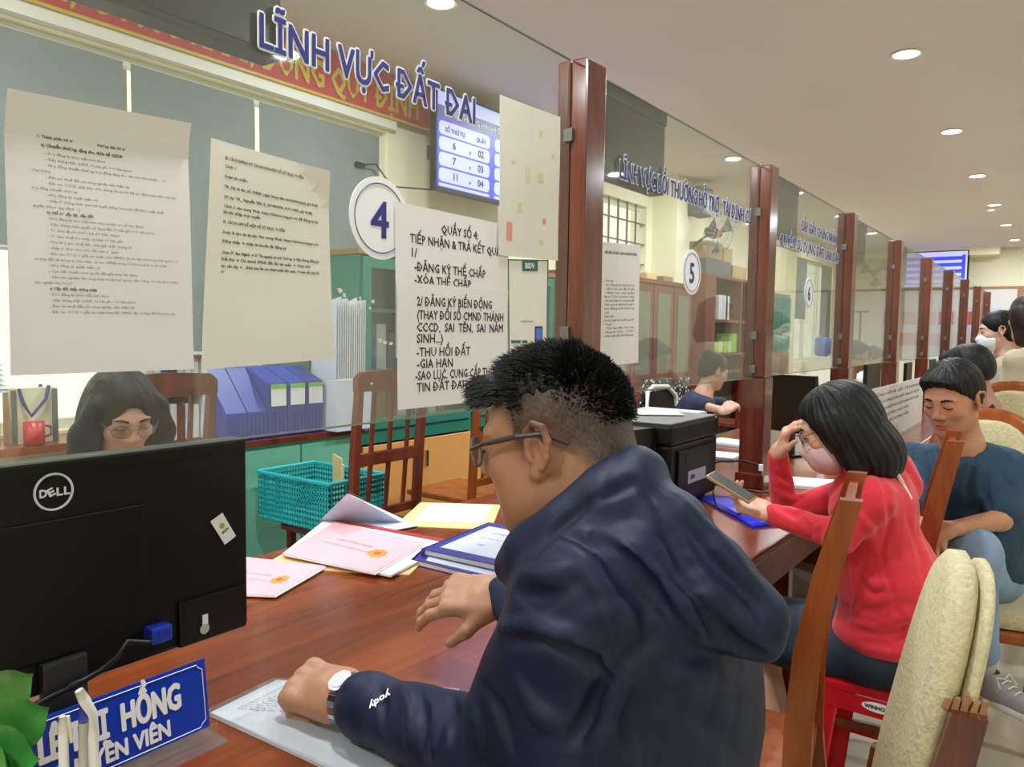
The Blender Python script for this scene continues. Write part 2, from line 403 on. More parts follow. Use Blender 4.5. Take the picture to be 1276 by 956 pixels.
def hair_noise(c, R, amp=.0035, freq=38, zf=1.0):
    """strand grooves that run down from the crown"""
    R = np.array(R); c = np.array(c)
    def f(X, Y, Z):
        x = (X-c[0])*R[0, 0]+(Y-c[1])*R[1, 0]+(Z-c[2])*R[2, 0]; y = (X-c[0])*R[0, 1]+(Y-c[1])*R[1, 1]+(Z-c[2])*R[2, 1]; z = (X-c[0])*R[0, 2]+(Y-c[1])*R[1, 2]+(Z-c[2])*R[2, 2]
        a = np.arctan2(y, x); return amp*(np.sin(a*freq+z*18)*.5+np.sin(a*freq*.43+z*31+1.3)*.5)
    return f
def finger_nail(*a): pass
# ================================================================ MATERIALS
wood('post_wood', (78, 32, 22), (122, 60, 42), axis=2, rough=.2)
wood('desk_wood', (92, 33, 4), (146, 68, 16), axis=0, rough=.25, scale=4, coat=.2)
wood('desk_edge', (104, 42, 24), (145, 72, 44), axis=0, rough=.3, scale=4, coat=.2)
wood('chair_wood', (112, 50, 14), (166, 86, 34), axis=2, rough=.3, scale=6, coat=.25)
wood('dark_chair', (84, 34, 22), (128, 58, 38), axis=2, rough=.3, scale=6, coat=.3)
wood('cabinet_wood', (96, 36, 26), (140, 64, 46), axis=2, rough=.35, scale=4, coat=.2)
wood('pale_trim', (150, 112, 72), (178, 138, 92), axis=1, rough=.4, scale=4, coat=.1)
mat('ceiling', (228, 222, 216), .9, var=.02, vscale=1)
mat('wall_cream', (246, 240, 212), .85, var=.02, vscale=1.5)
mat('floor_tile', (196, 186, 166), .18, var=.05, vscale=2.5, coat=.3)
mat('white_paint', (232, 230, 222), .5)
mat('window_frame', (225, 222, 205), .4)
mat('banner_red', (186, 34, 44), .6, var=.03)
mat('banner_gold', (198, 172, 52), .5)
mat('navy_ink', (36, 42, 128), .5); mat('ink_white', (240, 240, 244), .5)
mat('ink', (40, 38, 44), .7); mat('ink_grey', (120, 112, 112), .8)
mat('paper', (230, 227, 226), .75, var=.015, vscale=9, bump=.15, bscale=25)
mat('paper_warm', (222, 218, 206), .75, var=.02, vscale=9, bump=.15, bscale=25)
mat('paper_blue', (210, 216, 234), .7)
mat('black_plastic', (11, 13, 13), .42, spec=.35, bump=.06, bscale=500)
mat('dark_grey', (44, 47, 50), .4); mat('mid_grey', (96, 98, 100), .45); mat('light_grey', (178, 180, 182), .45)
mat('black_gloss', (12, 14, 16), .28)
mat('clip_metal', (120, 120, 118), .4, metal=.8); mat('steel', (190, 190, 188), .22, metal=1)
mat('teal_board', (36, 128, 108), .45); mat('mint', (116, 190, 160), .55); mat('orange_board', (222, 160, 88), .5, var=.02)
mat('teal_plastic', (36, 170, 172), .38)
mat('blue_plastic', (24, 52, 160), .4); mat('green_label', (120, 196, 60), .5)
mat('red_plastic', (196, 20, 34), .3); mat('red_cloth', (220, 44, 60), .85, var=.05, vscale=6, bump=.25, bscale=220, sheen=.2)
mat('lamp_disc', (255, 250, 238), .5, emit=9)
mat('gold', (220, 150, 50), .4)
MATS['glass'] = clear('glass', (246, 248, 243), milk=.05, gloss=.05)
MATS['edge_glass'] = mat('glass_edge', (120, 128, 116), .2)
MATS['sleeve'] = clear('sleeve', (247, 249, 251), milk=.05, gloss=.05, rough=.10)
MATS['lens'] = clear('lens', (240, 244, 246), milk=.02, gloss=.06)
M = bpy.data.materials.new('blind_fabric'); M.use_nodes = True; nt = M.node_tree; bs = nt.nodes['Principled BSDF']
bs.inputs['Base Color'].default_value = lin((150, 160, 160)); bs.inputs['Roughness'].default_value = .9
tl = nt.nodes.new('ShaderNodeBsdfTranslucent'); tl.inputs[0].default_value = lin((120, 134, 138))
mx = nt.nodes.new('ShaderNodeMixShader'); mx.inputs[0].default_value = .35
nt.links.new(bs.outputs[0], mx.inputs[1]); nt.links.new(tl.outputs[0], mx.inputs[2]); nt.links.new(mx.outputs[0], nt.nodes['Material Output'].inputs[0]); MATS['blind_fabric'] = M

# ================================================================ ROOM SHELL
CEIL = 3.2; YB = 3.9; XF = 17.65; YR = -3.6; XN = -2.6
struct('floor', B().box(XN, XF, YR, YB+.2, -.1, 0), 'floor_tile')
struct('floor_platform', B().box(XN, XF-.02, 2.02, YB, 0, .12), 'floor_tile')
struct('ceiling', B().box(XN, XF, YR, YB+.2, CEIL, CEIL+.1), 'ceiling')
WIN = [(-.2, 3.86, .95, 2.82), (6.3, 7.86, 2.02, 2.86), (13.5, 16.1, 1.0, 2.82)]
b = B(); x = XN
for (a, c, z0, z1) in WIN:
    b.box(x, a, YB, YB+.2, 0, CEIL); b.box(a, c, YB, YB+.2, 0, z0); b.box(a, c, YB, YB+.2, z1, CEIL); x = c
b.box(x, XF, YB, YB+.2, 0, CEIL); struct('wall_back', b, 'wall_cream')
struct('wall_far', B().box(XF, XF+.15, YR, YB+.2, 0, CEIL), 'wall_cream')
struct('wall_near', B().box(XN-.15, XN, YR, YB+.2, 0, CEIL), 'wall_cream')
struct('wall_right', B().box(XN, XF, YR-.15, YR, 0, CEIL), 'wall_cream')
struct('trim_1', B().box(8.0, 8.35, YB-.3, YB, 0.12, CEIL), 'wall_cream')          # pilaster
struct('trim_2', B().box(XF-.55, XF, 1.2, YB, CEIL-.16, CEIL), 'wall_cream')        # ceiling beam
# windows: frames, mullions, panes
def window(n, a, c, z0, z1, muls, bars=False):
    w = struct('window_%d' % n, B().box(a, c, YB+.06, YB+.12, z0, z0+.05).box(a, c, YB+.06, YB+.12, z1-.05, z1).box(a, a+.05, YB+.06, YB+.12, z0+.05, z1-.05).box(c-.05, c, YB+.06, YB+.12, z0+.05, z1-.05), 'window_frame')
    for x in muls: B().box(x-.025, x+.025, YB+.065, YB+.115, z0+.05, z1-.05).build('mullion', 'window_frame', w)
    xs = [a+.05]+list(muls)+[c-.05]
    for i in range(len(xs)-1): B().box(xs[i]+.02, xs[i+1]-.02, YB+.085, YB+.09, z0+.05, z1-.05).build('pane', 'lens', w)
    if bars:
        for x in np.arange(a+.15, c-.1, .2): B().box(x-.008, x+.008, YB+.02, YB+.036, z0, z1).build('bar', 'mid_grey', w)
        for z in np.arange(z0+.2, z1-.05, .22): B().box(a, c, YB+.02, YB+.036, z-.008, z+.008).build('bar', 'mid_grey', w)
    return w
w1 = window(1, *WIN[0], [1.1, 2.05, 2.81]); window(2, *WIN[1], [], True); window(3, *WIN[2], [14.4, 15.25])
# roller blinds
names = ['leftmost grey roller blind, above the bag on the window ledge', 'second grey roller blind from the left, behind the sheet full of small print',
         'third grey roller blind, behind the curled-corner notice', 'rightmost grey roller blind beside the wall with the blue screen']
for i, (a, c, zb) in enumerate([(.2, 1.30, 1.80), (1.33, 2.03, 1.80), (2.07, 2.79, 1.05), (2.83, 3.79, 1.05)]):
    r = thing('roller_blind', names[i], 'blind', ((a+c)/2, YB-.02, zb), group='roller blinds on the staff window')
    B().box(a, c, YB+.012, YB+.016, zb, 2.775).build('blind_fabric', 'blind_fabric', r)
    B().tube([(a, YB+.014, zb), (c, YB+.014, zb)], .012, 8).build('bottom_rail', 'light_grey', r)
r = struct('trim_3', B().box(-.2, 3.9, YB-.05, YB, 2.83, 2.90), 'white_paint')
r = struct('trim_4', B().box(-.2, 3.88, YB-.34, YB, .90, .935), 'chair_wood')       # window ledge
for i, (a, c) in enumerate([(13.55, 14.3), (15.3, 16.05)]):
    r = thing('roller_blind', ['far grey roller blind left of the bright window gap', 'far grey roller blind right of the bright window gap'][i], 'blind', ((a+c)/2, YB, 1.9))
    B().box(a, c, YB+.012, YB+.016, 1.75 if i == 0 else 1.2, 2.80).build('blind_fabric', 'blind_fabric', r)
# banner
bn = thing('banner', 'red banner with large gold capitals along the top of the staff wall', 'banner', (2, YB-.03, 2.88))
B().box(-.6, 5.3, YB-.06, YB-.055, 2.90, CEIL-.005).build('cloth', 'banner_red', bn)
B().box(-.6, 5.3, YB-.068, YB-.052, 2.890, 2.905).build('hem', 'banner_gold', bn)
link('lettering', text_me('ANH, CÔNG KHAI, ĐÚNG QUY ĐỊNH', .165, (1.40, YB-.06, 2.945), bold=.035, width=2.69, off=.006, res=1), 'banner_gold', bn)
# ceiling downlights
def downlight(x, y, label, group):
    o = thing('downlight', label, 'light', (x, y, CEIL-.02), group=group)
    B().lathe([(.085, CEIL-.001), (.092, CEIL-.006), (.088, CEIL-.012), (.072, CEIL-.008)], (x, y, 0), 28).build('trim_ring', 'white_paint', o)
    B().lathe([(.070, CEIL-.004), (.070, CEIL-.011)], (x, y, 0), 28).build('diffuser', 'lamp_disc', o)
    L = bpy.data.lights.new('downlight_lamp', 'AREA'); L.shape = 'DISK'; L.size = .16; L.energy = LAMP_W; L.color = (.87, .95, 1)
    lo = bpy.data.objects.new('lamp', L); COL.objects.link(lo); lo.parent = o; lo.location = (0, 0, -.005)
for k in range(9):
    x = -1.25+2.18*k+.06
    downlight(x, .92, 'round white ceiling downlight in the row over the customers, %s' % ['behind the camera', 'above the camera', 'above the post', 'nearest and largest', 'second in view', 'third in view', 'fourth in view', 'fifth in view', 'farthest'][k], 'downlights over the customer side')
for k in range(8):
    x = -1.25+.06+2.18*k
    downlight(x, 2.81, 'round white ceiling downlight in the row over the staff side, %s' % ['behind the camera', 'left out of frame', 'at the top edge', 'behind the dark sign', 'just above the second post', 'between signs', 'farther back', 'at the back'][k], 'downlights over the staff side')
for k in range(4):
    downlight(-1.25+.06+4.36*k, -1.8, 'round ceiling downlight over the unseen waiting area, %s from the camera end' % ['first', 'second', 'third', 'fourth'][k], 'downlights over the waiting area')
sd = tag(centre(B().lathe([(.06, CEIL), (.062, CEIL-.03), (.04, CEIL-.045)], (12.2, .98, 0), 20).build('smoke_detector', 'white_paint')), 'small round smoke detector between the far downlights', 'detector')

# ================================================================ COUNTER
ct = thing('counter', 'long glossy reddish-brown wooden service counter running away under the glass', 'counter', (8, 1.4, 0))
B().bev(XN+.4, 16.6, .77, 1.98, .725, .76, .008).build('countertop', 'desk_wood', ct)
B().box(XN+.42, 16.58, .79, .81, .60, .725).build('apron', 'desk_edge', ct)
B().box(XN+.42, 16.58, 1.50, 1.53, .0, .725).build('modesty_panel', 'desk_edge', ct)
for k in range(11):
    x = .32+1.58*k
    B().box(x-.03, x+.03, .97, 1.93, 0, .725).build('side_panel', 'desk_edge', ct)
POSTX = [1.897+1.58*k for k in range(-1, 9)]
where = ['out of frame to the left', 'nearest, beside the man in the navy jacket', 'second, right of the black printer', 'third', 'fourth', 'fifth', 'sixth', 'seventh', 'eighth', 'farthest']
for k, x in enumerate(POSTX):
    p = thing('post', 'square reddish wooden counter post with glass clips, %s%s' % (where[k], '' if k < 3 else ' from the camera along the counter'), 'post', (x, 1.148, .76), group='counter posts')
    B().bev(x-.054, x+.054, 1.103, 1.153, 1.262, 2.2, .005).build('upper_half', 'post_wood', p)
    B().bev(x-.054, x+.054, 1.158, 1.196, 1.262, 2.2, .005).build('upper_half', 'post_wood', p)
    B().box(x-.030, x+.030, 1.150, 1.162, 1.27, 2.19).build('core', 'post_wood', p)
    B().bev(x-.058, x+.058, 1.098, 1.206, .80, 1.260, .005).build('lower_shaft', 'post_wood', p)
    B().bev(x-.070, x+.070, 1.086, 1.218, .761, .83, .008).build('base', 'post_wood', p)
    for g in (-1, 1):
        for z in (1.995, 1.45, 1.30):
            B().bev(x+g*.054-.012, x+g*.054+.012, 1.141, 1.169, z-.018, z+.018, .002).build('glass_clip', 'clip_metal', p)
YG = 1.155
TX = {0: None}
lett = {0: [('LĨNH VỰC ĐẤT ĐAI', .829, 1.932, .585, .060)], 1: [('LĨNH VỰC BỒI THƯỜNG HỖ TRỢ , TÁI ĐỊNH CƯ', 2.124, 1.928, 1.19, .058)],
        2: [('CẤP GIẤY CHỨNG NHẬN', 4.06, 1.99, .74, .055), ('QUYỀN SỬ DỤNG ĐẤT LẦN ĐẦU', 3.72, 1.885, 1.15, .055)]}
glab = ['nearest glass screen with blue lettering and taped notices', 'second glass screen, with one long line of lettering and number 5', 'third glass screen, with two lines of lettering and number 6', 'fourth glass screen', 'fifth glass screen', 'sixth glass screen', 'seventh glass screen', 'eighth glass screen', 'ninth and farthest glass screen']
PANES = []
for k in range(9):
    x0, x1 = POSTX[k]+.0585, POSTX[k+1]-.0585
    g = thing('glass_screen', glab[k]+(' along the counter' if k > 2 else ''), 'glass screen', ((x0+x1)/2, YG, 1.26), group='counter glass screens'); PANES.append(g)
    B().box(x0, x1, YG-.003, YG+.003, 1.262, 2.197).build('pane', 'glass', g)
    B().box(x0, x1, YG-.003, YG+.003, 2.197, 2.2).box(x0, x1, YG-.003, YG+.003, 1.259, 1.262).build('polished_edge', 'glass_edge', g, kind='stuff')
    for (tx, x, z, w, h) in lett.get(k, []):
        link('lettering_outline', text_me(tx, h, (x, YG-.0035, z), bold=.085, width=w, res=1), 'ink_white', g)
        link('lettering', text_me(tx, h, (x, YG-.0052, z), bold=.03, width=w, res=1), 'navy_ink', g)
    if k < 3:
        cx, cz = [(1.118, 1.677), (None, None), (None, None)][k] if k == 0 else ((2.70, 1.68) if k == 1 else (4.26, 1.68))
        rr = .083
        B().lathe([(rr, -.001), (rr, .001)], (cx, YG-.0045, cz), 40, axis=1).build('number_disc', 'ink_white', g)
        ring = B(); ring.tube([(cx+rr*.84*math.cos(a), YG-.0057, cz+rr*.84*math.sin(a)) for a in np.linspace(0, 2*PI, 48, endpoint=False)], .0012, 4, close=True, up=(0, 1, 0)); ring.build('number_ring', 'navy_ink', g)
        link('number', text_me('456'[k], .075, (cx-.027, YG-.0056, cz-.038), bold=.035), 'navy_ink', g)
# counter signs (LED boxes) hung behind the glass
for k in range(5):
    x1 = .888+1.58*k; x0 = POSTX[k]+.07
    s_ = thing('counter_sign', 'dark electronic sign box behind the %s glass screen, %s' % (['nearest', 'second', 'third', 'fourth', 'fifth'][k], ['lit with violet dots', 'unlit', 'unlit', 'unlit', 'unlit'][k]), 'sign', ((x0+x1)/2, 1.19, 1.92), group='counter sign boxes')
    B().bev(x0, x1, 1.163, 1.215, 1.925, 2.195, .004).build('housing', 'dark_grey', s_)
    B().box(x0+.012, x1-.012, 1.1605, 1.164, 1.937, 2.155).build('display', 'black_gloss', s_)
    B().box(x0, x1, 1.158, 1.164, 2.158, 2.197).build('top_rail', 'mid_grey', s_)
    if k == 0:
        mat('led', (180, 170, 255), .5, emit=3); d = B()
        for (ax, n) in ((.655, 9), (.732, 14)):
            for i in range(n):
                for j in range(4):
                    if random.random() < .8: px_ = ax+i*.0062; d.lathe([(.002, 0), (.001, .0012)], (px_, 1.1592, 2.062+j*.0065), 6, axis=1)
        d.build('lit_dots', 'led', s_, kind='stuff')
# ================================================================ NOTICES ON THE GLASS
def notice(name, label, px4, Y, lines=(), m='paper', cat='notice', wave=.002, curl=None, ink='ink', seed=0, group=None, parent=None, extra=None):
    """a printed sheet; lines = (text, u, v, cap height as part of the width, bold, width or None), u,v from the top left corner"""
    c4 = [PY(x, y, Y) for x, y in px4]; tl, tr, br, bl = c4; W = (tr-tl).length; H = (bl-tl).length; asp = H/W; ph = seed*1.7
    bot = (bl+br)/2; o = thing(name, label, cat, bot, group=group)
    sheet(c4, wave=wave, curl=curl, seed=seed).build('sheet', m, o)
    def place(me, off=.0009):
        n = len(me.vertices); a = np.empty(n*3); me.vertices.foreach_get('co', a); a = a.reshape(-1, 3)
        u, v = a[:, 0:1], -a[:, 1:2]/asp
        p = (np.array(tl)*(1-u)+np.array(tr)*u)*(1-v)+(np.array(bl)*(1-u)+np.array(br)*u)*v
        w = wave*(np.sin(u*5+ph)*.5+np.sin(v*6+ph*2+u*2)*.5+1)
        if curl: w = w+np.vectorize(curl)(u, v)
        p[:, 1:2] -= w+off+a[:, 2:3]; me.vertices.foreach_set('co', p.ravel()); me.update(); return me
    by = {}
    for L in lines:
        tx, u, v, h, bold = L[:5]; wd_ = L[5] if len(L) > 5 else None; ik = L[6] if len(L) > 6 else ink
        me = text_me(tx, h, (u, -v*asp, 0), ud=(0, 1, 0), bold=bold, width=wd_, off=0, res=1); by.setdefault(ik, []).append(me)
    for ik, ms in by.items():
        bm = bmesh.new()
        for q in ms: bm.from_mesh(q); bpy.data.meshes.remove(q)
        me = bpy.data.meshes.new('t'); bm.to_mesh(me); bm.free(); link('lettering', place(me), ik, o)
    if extra: extra(o, place, asp)
    return o
small = [("1. Thành phần hồ sơ", .15, .145, .016, .05), ("Hướng dẫn hồ sơ", .46, .145, .016, .05), ("a) Chuyển nhượng, tặng cho, thừa kế QSDĐ", .17, .175, .017, .06)]
body = ["- Đơn đăng ký (theo mẫu kèm theo)", "- Giấy chứng nhận QSDĐ, 01 bản gốc + 01 bản photo", "- Hợp đồng chuyển nhượng, hợp đồng tặng cho, văn bản thỏa thuận, .. có", "^công chứng", "- Bản sao thuế đất phi nông nghiệp năm hiện tại",
        "- Bản sao CCCD, giấy khai sinh, thông tin cư trú để xác định nhân thân của bên", "^hợp đồng (chuyển nhượng)", "- Hợp đồng ủy quyền (nếu có)", "- Giấy tờ chứng minh quan hệ huyết thống, hôn nhân để được miễn thuế", "^quyền (theo quy định ...)", "#b) Hồ sơ cấp lại, cấp đổi",
        "- Đơn đăng ký theo mẫu kèm theo và bản sao số mục đã kê", "- Giấy chứng nhận quyền sử dụng đất, 01 bản gốc + 01 bản photo", "- Tờ khai lệ phí trước bạ (01 bản chính)", "- Tờ khai thuế thu nhập cá nhân 01 bản gốc", "- Hóa đơn giao thuế đất, năm gần nhất, chứng từ", "- Giấy tờ khác theo yêu cầu của cơ quan",
        "- Bản sao CCCD + giấy xác nhận (của UBND) cư trú, tạm trú trong trường hợp có", "^sự thay đổi về thông tin nhân thân, sai tên, CMND trong CCCD thì phải có xác nhận", "- Hợp đồng ủy quyền (nếu có)", "- Cam kết chuyển nhượng nhà đất giấy phép xây dựng", "- Văn bản nghiệm thu công trình trong trường hợp lần 1 tầng, với các hồ sơ thẩm", "^bản nghiệm thu PCCC",
        "#c) Cấp đổi Giấy chứng nhận", "- Đơn đăng ký (theo mẫu kèm theo)", "- Giấy chứng nhận QSDĐ, 01 bản gốc + 01 bản photo", "- Biên lai thuế đất phi nông nghiệp năm hiện tại", "- Bản sao CCCD + giấy xác nhận thay đổi CMND nếu có thay đổi thông tin của"]
v = .203
for t_ in body:
    u = .19; bo = .0
    if t_[0] == '^': u = .12; t_ = t_[1:]
    elif t_[0] == '#': t_ = t_[1:]; bo = .06
    small.append((t_, u, v, .0145, bo, min(.72, len(t_)*.0094) if len(t_) > 20 else None)); v += .0212
notice('paper_notice', 'large white sheet of small print, leftmost on the glass, above the seated staff woman', [(3, 112), (232, 155), (241, 460), (12, 468)], YG-.009, small, 'paper', curl=lambda u, v: .012*max(0, .12-v)/.12, ink='ink_grey', seed=1)
t2 = ["III. CÁCH ĐĂNG KÝ TÀI KHOẢN NỘP HỒ SƠ TRỰC TUYẾN", "Cách 1:", "Soạn tin nhắn:", "TK_Họ và tên_số CMND_ngày tháng năm sinh(ddmmyyyy) gửi 8188", "(Ví dụ: TK_ Nguyễn Văn A_201400344_01011985) gửi 8188)", "Cách 2: vào trang Web: https://dichvucong.gov.vn để đăng ký tài", "khoản nhập trực tuyến", "IV. CÁCH LÀM ĐỂ NỘP HỒ SƠ TRỰC TUYẾN",
      "Soạn là tạo tài khoản Vào trang Web: https://dichvucong.gov.vn", "Đăng nhập → nhập tài khoản đã đăng ký", "Chọn Sở, Ban Ngành → Sở Tài nguyên và môi Trường → Văn Phòng đăng ký", "Đất Đai → Chi nhánh VPĐK đất đai tại quận → Chọn thủ", "tục cần nộp → ... Đính kèm file các thành phần liên quan → hoàn tất nộp hồ", "sơ"]
vs = [.075, .11, .155, .20, .245, .285, .312, .355, .40, .44, .49, .52, .55, .575]
l2 = [(t_, .11, v, .022, .03, min(.78, len(t_)*.0135) if len(t_) > 18 else None) for t_, v in zip(t2, vs)]
notice('paper_notice', 'warm white taped sheet with print on its upper half and a curled corner', [(262, 172), (407, 214), (414, 447), (250, 461)], YG-.009, l2, 'paper_warm', curl=lambda u, v: .02*max(0, u+(.15-v)*1.5-.9), ink='ink', seed=2)
l3 = [("QUẦY SỐ 4:", .36, .150, .050, .03, .33), ("TIẾP NHẬN & TRẢ KẾT QUẢ", .11, .245, .050, .03, .80), ("1/", .11, .335, .05, .03), ("-ĐĂNG KÝ THẾ CHẤP", .14, .425, .05, .03, .62), ("-XÓA THẾ CHẤP", .14, .510, .05, .03, .48)]
l4 = [("2/ ĐĂNG KÝ BIẾN ĐỘNG", .15, .177, .052, .03, .68), ("(THAY ĐỔI SỐ CMND THÀNH", .15, .285, .052, .03, .80), ("CCCD,  SAI  TÊN,  SAI  NĂM", .15, .385, .052, .03, .80), ("SINH...)", .15, .475, .052, .03), ("-THU HỒI ĐẤT", .15, .585, .052, .03), ("-GIA HẠN", .15, .68, .052, .03), ("-SAO LỤC, CUNG CẤP THÔNG", .14, .775, .052, .03, .82), ("TIN ĐẤT ĐAI", .15, .87, .052, .03)]
notice('paper_notice', 'upper of two white sheets with large capitals, right of the round number 4', [(492, 251), (633, 281), (633, 442), (493, 446)], YG-.008, l3, wave=.001, seed=3)
notice('paper_notice', 'lower of two white sheets with large capitals, touching the man\'s hair in view', [(494, 351), (633, 362), (629, 497), (495, 511)], YG-.011, l4, wave=.001, seed=4)
mat('stain_red', (226, 150, 130), .8); mat('stain_tan', (222, 206, 160), .8)
def marks(o, place, asp):
    r_ = random.Random(3); b = {'stain_tan': B(), 'stain_red': B()}
    for (u, v, w, h, k) in [(.18, .40, .05, .02, 0), (.42, .50, .07, .1, 0), (.62, .48, .09, .06, 0), (.72, .76, .06, .04, 1), (.12, .90, .09, .12, 1), (.64, .18, .05, .04, 0), (.30, .70, .06, .05, 0), (.66, .90, .08, .03, 0), (.85, .3, .05, .03, 0)]:
        b[['stain_tan', 'stain_red'][k]].add([(u, -v*asp, 0), (u+w, -v*asp, 0), (u+w, -(v-h)*asp, 0), (u, -(v-h)*asp, 0)], [(0, 1, 2, 3)])
    for k, q in b.items(): link('faded_print', place(q.me()), k, o)
notice('paper_notice', 'yellowed sheet with faded marks taped beside the nearest post', [(622, 118), (697, 146), (694, 325), (620, 318)], YG-.012, [], 'paper_warm', wave=.002, seed=5, extra=marks)
mat('bank_green', (34, 110, 104), .5)
def bank(o, place, asp):
    def q(u0, u1, v0, v1, m, off=.0004, nm='printed_panel'):
        link(nm, place(B().add([(u0, -v1*asp, off), (u1, -v1*asp, off), (u1, -v0*asp, off), (u0, -v0*asp, off)], [(0, 1, 2, 3)]).me()), m, o)
    q(.0, 1, 0, .012, 'bank_green', nm='border'); q(0, .025, 0, 1, 'bank_green', nm='border'); q(.975, 1, 0, 1, 'bank_green', nm='border')
    q(.34, .72, .0, .115, 'bank_green', nm='logo_panel')
    link('lettering', place(text_me('BIDV', .072, (.40, -.085*asp, .0008), ud=(0, 1, 0), bold=.05, off=0, res=2, width=.22)), 'ink_white', o)
    q(.07, .30, .80, .83, 'bank_green'); q(.33, .47, .80, .83, 'bank_green'); q(.66, .86, .66, .95, 'navy_ink', nm='printed_phone'); q(.69, .83, .68, .88, 'led_blue', .0008, nm='printed_phone')
    link('lettering', place(text_me('Chuyển tiền nhanh', .03, (.3, -.62*asp, .0008), ud=(0, 1, 0), off=0, res=1)), 'ink', o)
mat('led_blue', (70, 130, 210), .5)
notice('payment_sign', 'narrow white and green bank sign hung behind the man\'s hair, next to the nearest post', [(632, 323), (683, 324), (681, 449), (633, 449)], YG-.008, [], 'white_paint', cat='sign', wave=.0005, seed=6, extra=bank)
l5 = [("ĐIỀU KIỆN CẤP GIẤY CHỨNG NHẬN BỒI THƯỜNG", .12, .09, .03, .03, .80)]+[(t_, .12, .315+.032*i, .026, .0, None if len(t_) < 16 else .74) for i, t_ in enumerate(["1. Hồ sơ gồm", "- Đơn đề nghị bồi thường hỗ trợ", "- Giấy tờ liên quan đến nhà đất", "- Bản sao hộ khẩu", "Bản sao CCCD của chủ hộ, vợ chồng", "- Biên bản kiểm kê tài sản trên đất", "- Phương án chi tiết đã phê duyệt ở", "hội đồng bồi thường", "2. Lưu ý", "- Nộp trực tiếp", "Liên hệ bộ phận một cửa để hướng dẫn", "3. Thời gian", "- Thứ hai đến thứ sáu", "- Sáng từ 7h30 - 11h30", "- Chiều 13h30 đến 17h00 hằng ngày"])]
notice('paper_notice', 'tall white printed sheet on the second glass screen, just right of the nearest post', [(747, 301), (797, 306), (795, 452), (744, 458)], YG-.008, l5, wave=.001, seed=7)
# sticky residue flecks on the glass near the number 4
fl = B()
for (px, py, a) in [(424, 362, .008), (429, 368, .006), (449, 372, .004), (465, 376, .005), (461, 384, .003), (473, 424, .006), (480, 427, .006), (487, 428, .005), (496, 420, .005), (463, 478, .003)]:
    p = PY(px, py, YG-.0035); fl.prism([p+Vector((math.cos(t)*a*random.uniform(.5, 1.3), 0, math.sin(t)*a*random.uniform(.5, 1.2))) for t in np.linspace(0, 2*PI, 7, endpoint=False)], (0, -.0004, 0))
fl.build('tape_residue', 'paper_warm', PANES[0], kind='stuff')

# ================================================================ MONITOR, NAME PLATE, PENS, PLANT
mo = thing('monitor', 'black computer monitor seen from behind, white round logo, nearest on the counter', 'monitor', (.55, 1.25, .76))
ym = 1.205; x0, x1, z0, z1 = .385, .838, .905, 1.252
b = B(); b.bev(x0, x1, ym, ym+.045, z0, z1, .006); b.build('housing', 'black_plastic', mo)
B().bev(.40, .645, ym-.004, ym+.01, .955, 1.165, .003).build('rear_panel', 'black_plastic', mo)
B().bev(.70, .830, ym-.007, ym+.01, .906, .985, .003).build('connector_block', 'black_plastic', mo)
B().box(x0+.01, x1-.01, ym+.0455, ym+.0465, z0+.012, z1-.01).build('screen', 'black_gloss', mo)
v_ = B()
for i in range(115): v_.box(x0+.02+i*.0037, x0+.022+i*.0037, ym+.012, ym+.03, z1, z1+.0006)
v_.build('vent', 'mid_grey', mo, kind='stuff')
B().bev(.481, .545, ym-.018, ym-.001, .775, .955, .004).build('stand_neck', 'dark_grey', mo)
B().bev(.39, .66, ym-.02, ym+.15, .761, .775, .004).build('stand_base', 'black_plastic', mo)
lc = PY(67, 613, ym-.0015); rg = B(); rg.tube([(lc.x+.0262*math.cos(a), lc.y, lc.z+.0265*math.sin(a)) for a in np.linspace(0, 2*PI, 48, endpoint=False)], .0018, 6, close=True, up=(0, 1, 0)); rg.build('logo_ring', 'ink_white', mo)
xx = lc.x-.0205
for ch, w in (('D', .0095), ('E', .0085), ('L', .0078), ('L', .0078)):
    me = text_me(ch, .0120, (0, 0, 0), bold=.05, width=w, off=0)
    if ch == 'E': me.transform(Matrix.Rotation(math.radians(-24), 4, 'Y')); me.transform(Matrix.Translation((.0015, 0, -.0012)))
    me.transform(Matrix.Translation((xx, lc.y-.0005, lc.z-.0062))); link('logo_letter', me, 'ink_white', mo); xx += w+.0026
c4 = [PY(x, y, ym-.002) for x, y in ((262, 650), (277, 639), (294, 668), (280, 679))]
st = B().prism(c4, (0, -.0005, 0)).build('sticker', 'ink_white', mo, label='small white and green sticker near the right edge')
cc = (c4[0]+c4[1]+c4[2]+c4[3])/4; B().lathe([(.0052, 0), (.0052, .0005)], (cc.x-.003, cc.y-.001, cc.z+.006), 16, axis=1).build('sticker_mark', mat('lime', (140, 200, 40), .5), st)
link('sticker_lettering', text_me('SIGN', .0045, cc+Vector((-.002, -.0012, -.009)), xd=(.75, 0, .5), ud=(-.5, 0, .75), bold=.05), 'ink', st)
B().box(.742, .752, ym-.0085, ym-.007, .932, .952).build('barcode_tag', 'ink_white', mo)
B().lathe([(.009, 0), (.006, .004)], (.744, ym-.011, .928), 14, axis=1).build('rubber_pad', 'light_grey', mo)
B().bev(.640, .676, ym-.028, ym, .935, .962, .004).build('cable_plug', 'blue_plastic', mo)
yc = ym-.030
cb = tag(centre(B().tube([(.655, ym-.02, .934), PY(158, 800, yc), PY(146, 818, yc), PY(125, 836, yc), PY(104, 848, yc), PY(88, 855, yc), PY(84, 858, yc), PY(60, 870, yc), PY(38, 882, yc), PY(0, 905, yc), PY(-60, 950, yc+.02)], [.0045]*4+[.0050, .0075, .0045, .0045, .0045, .0045, .0045], 10).build('cable', 'black_plastic', smooth=True)), 'black video cable drooping from the blue plug across the monitor stand', 'cable')
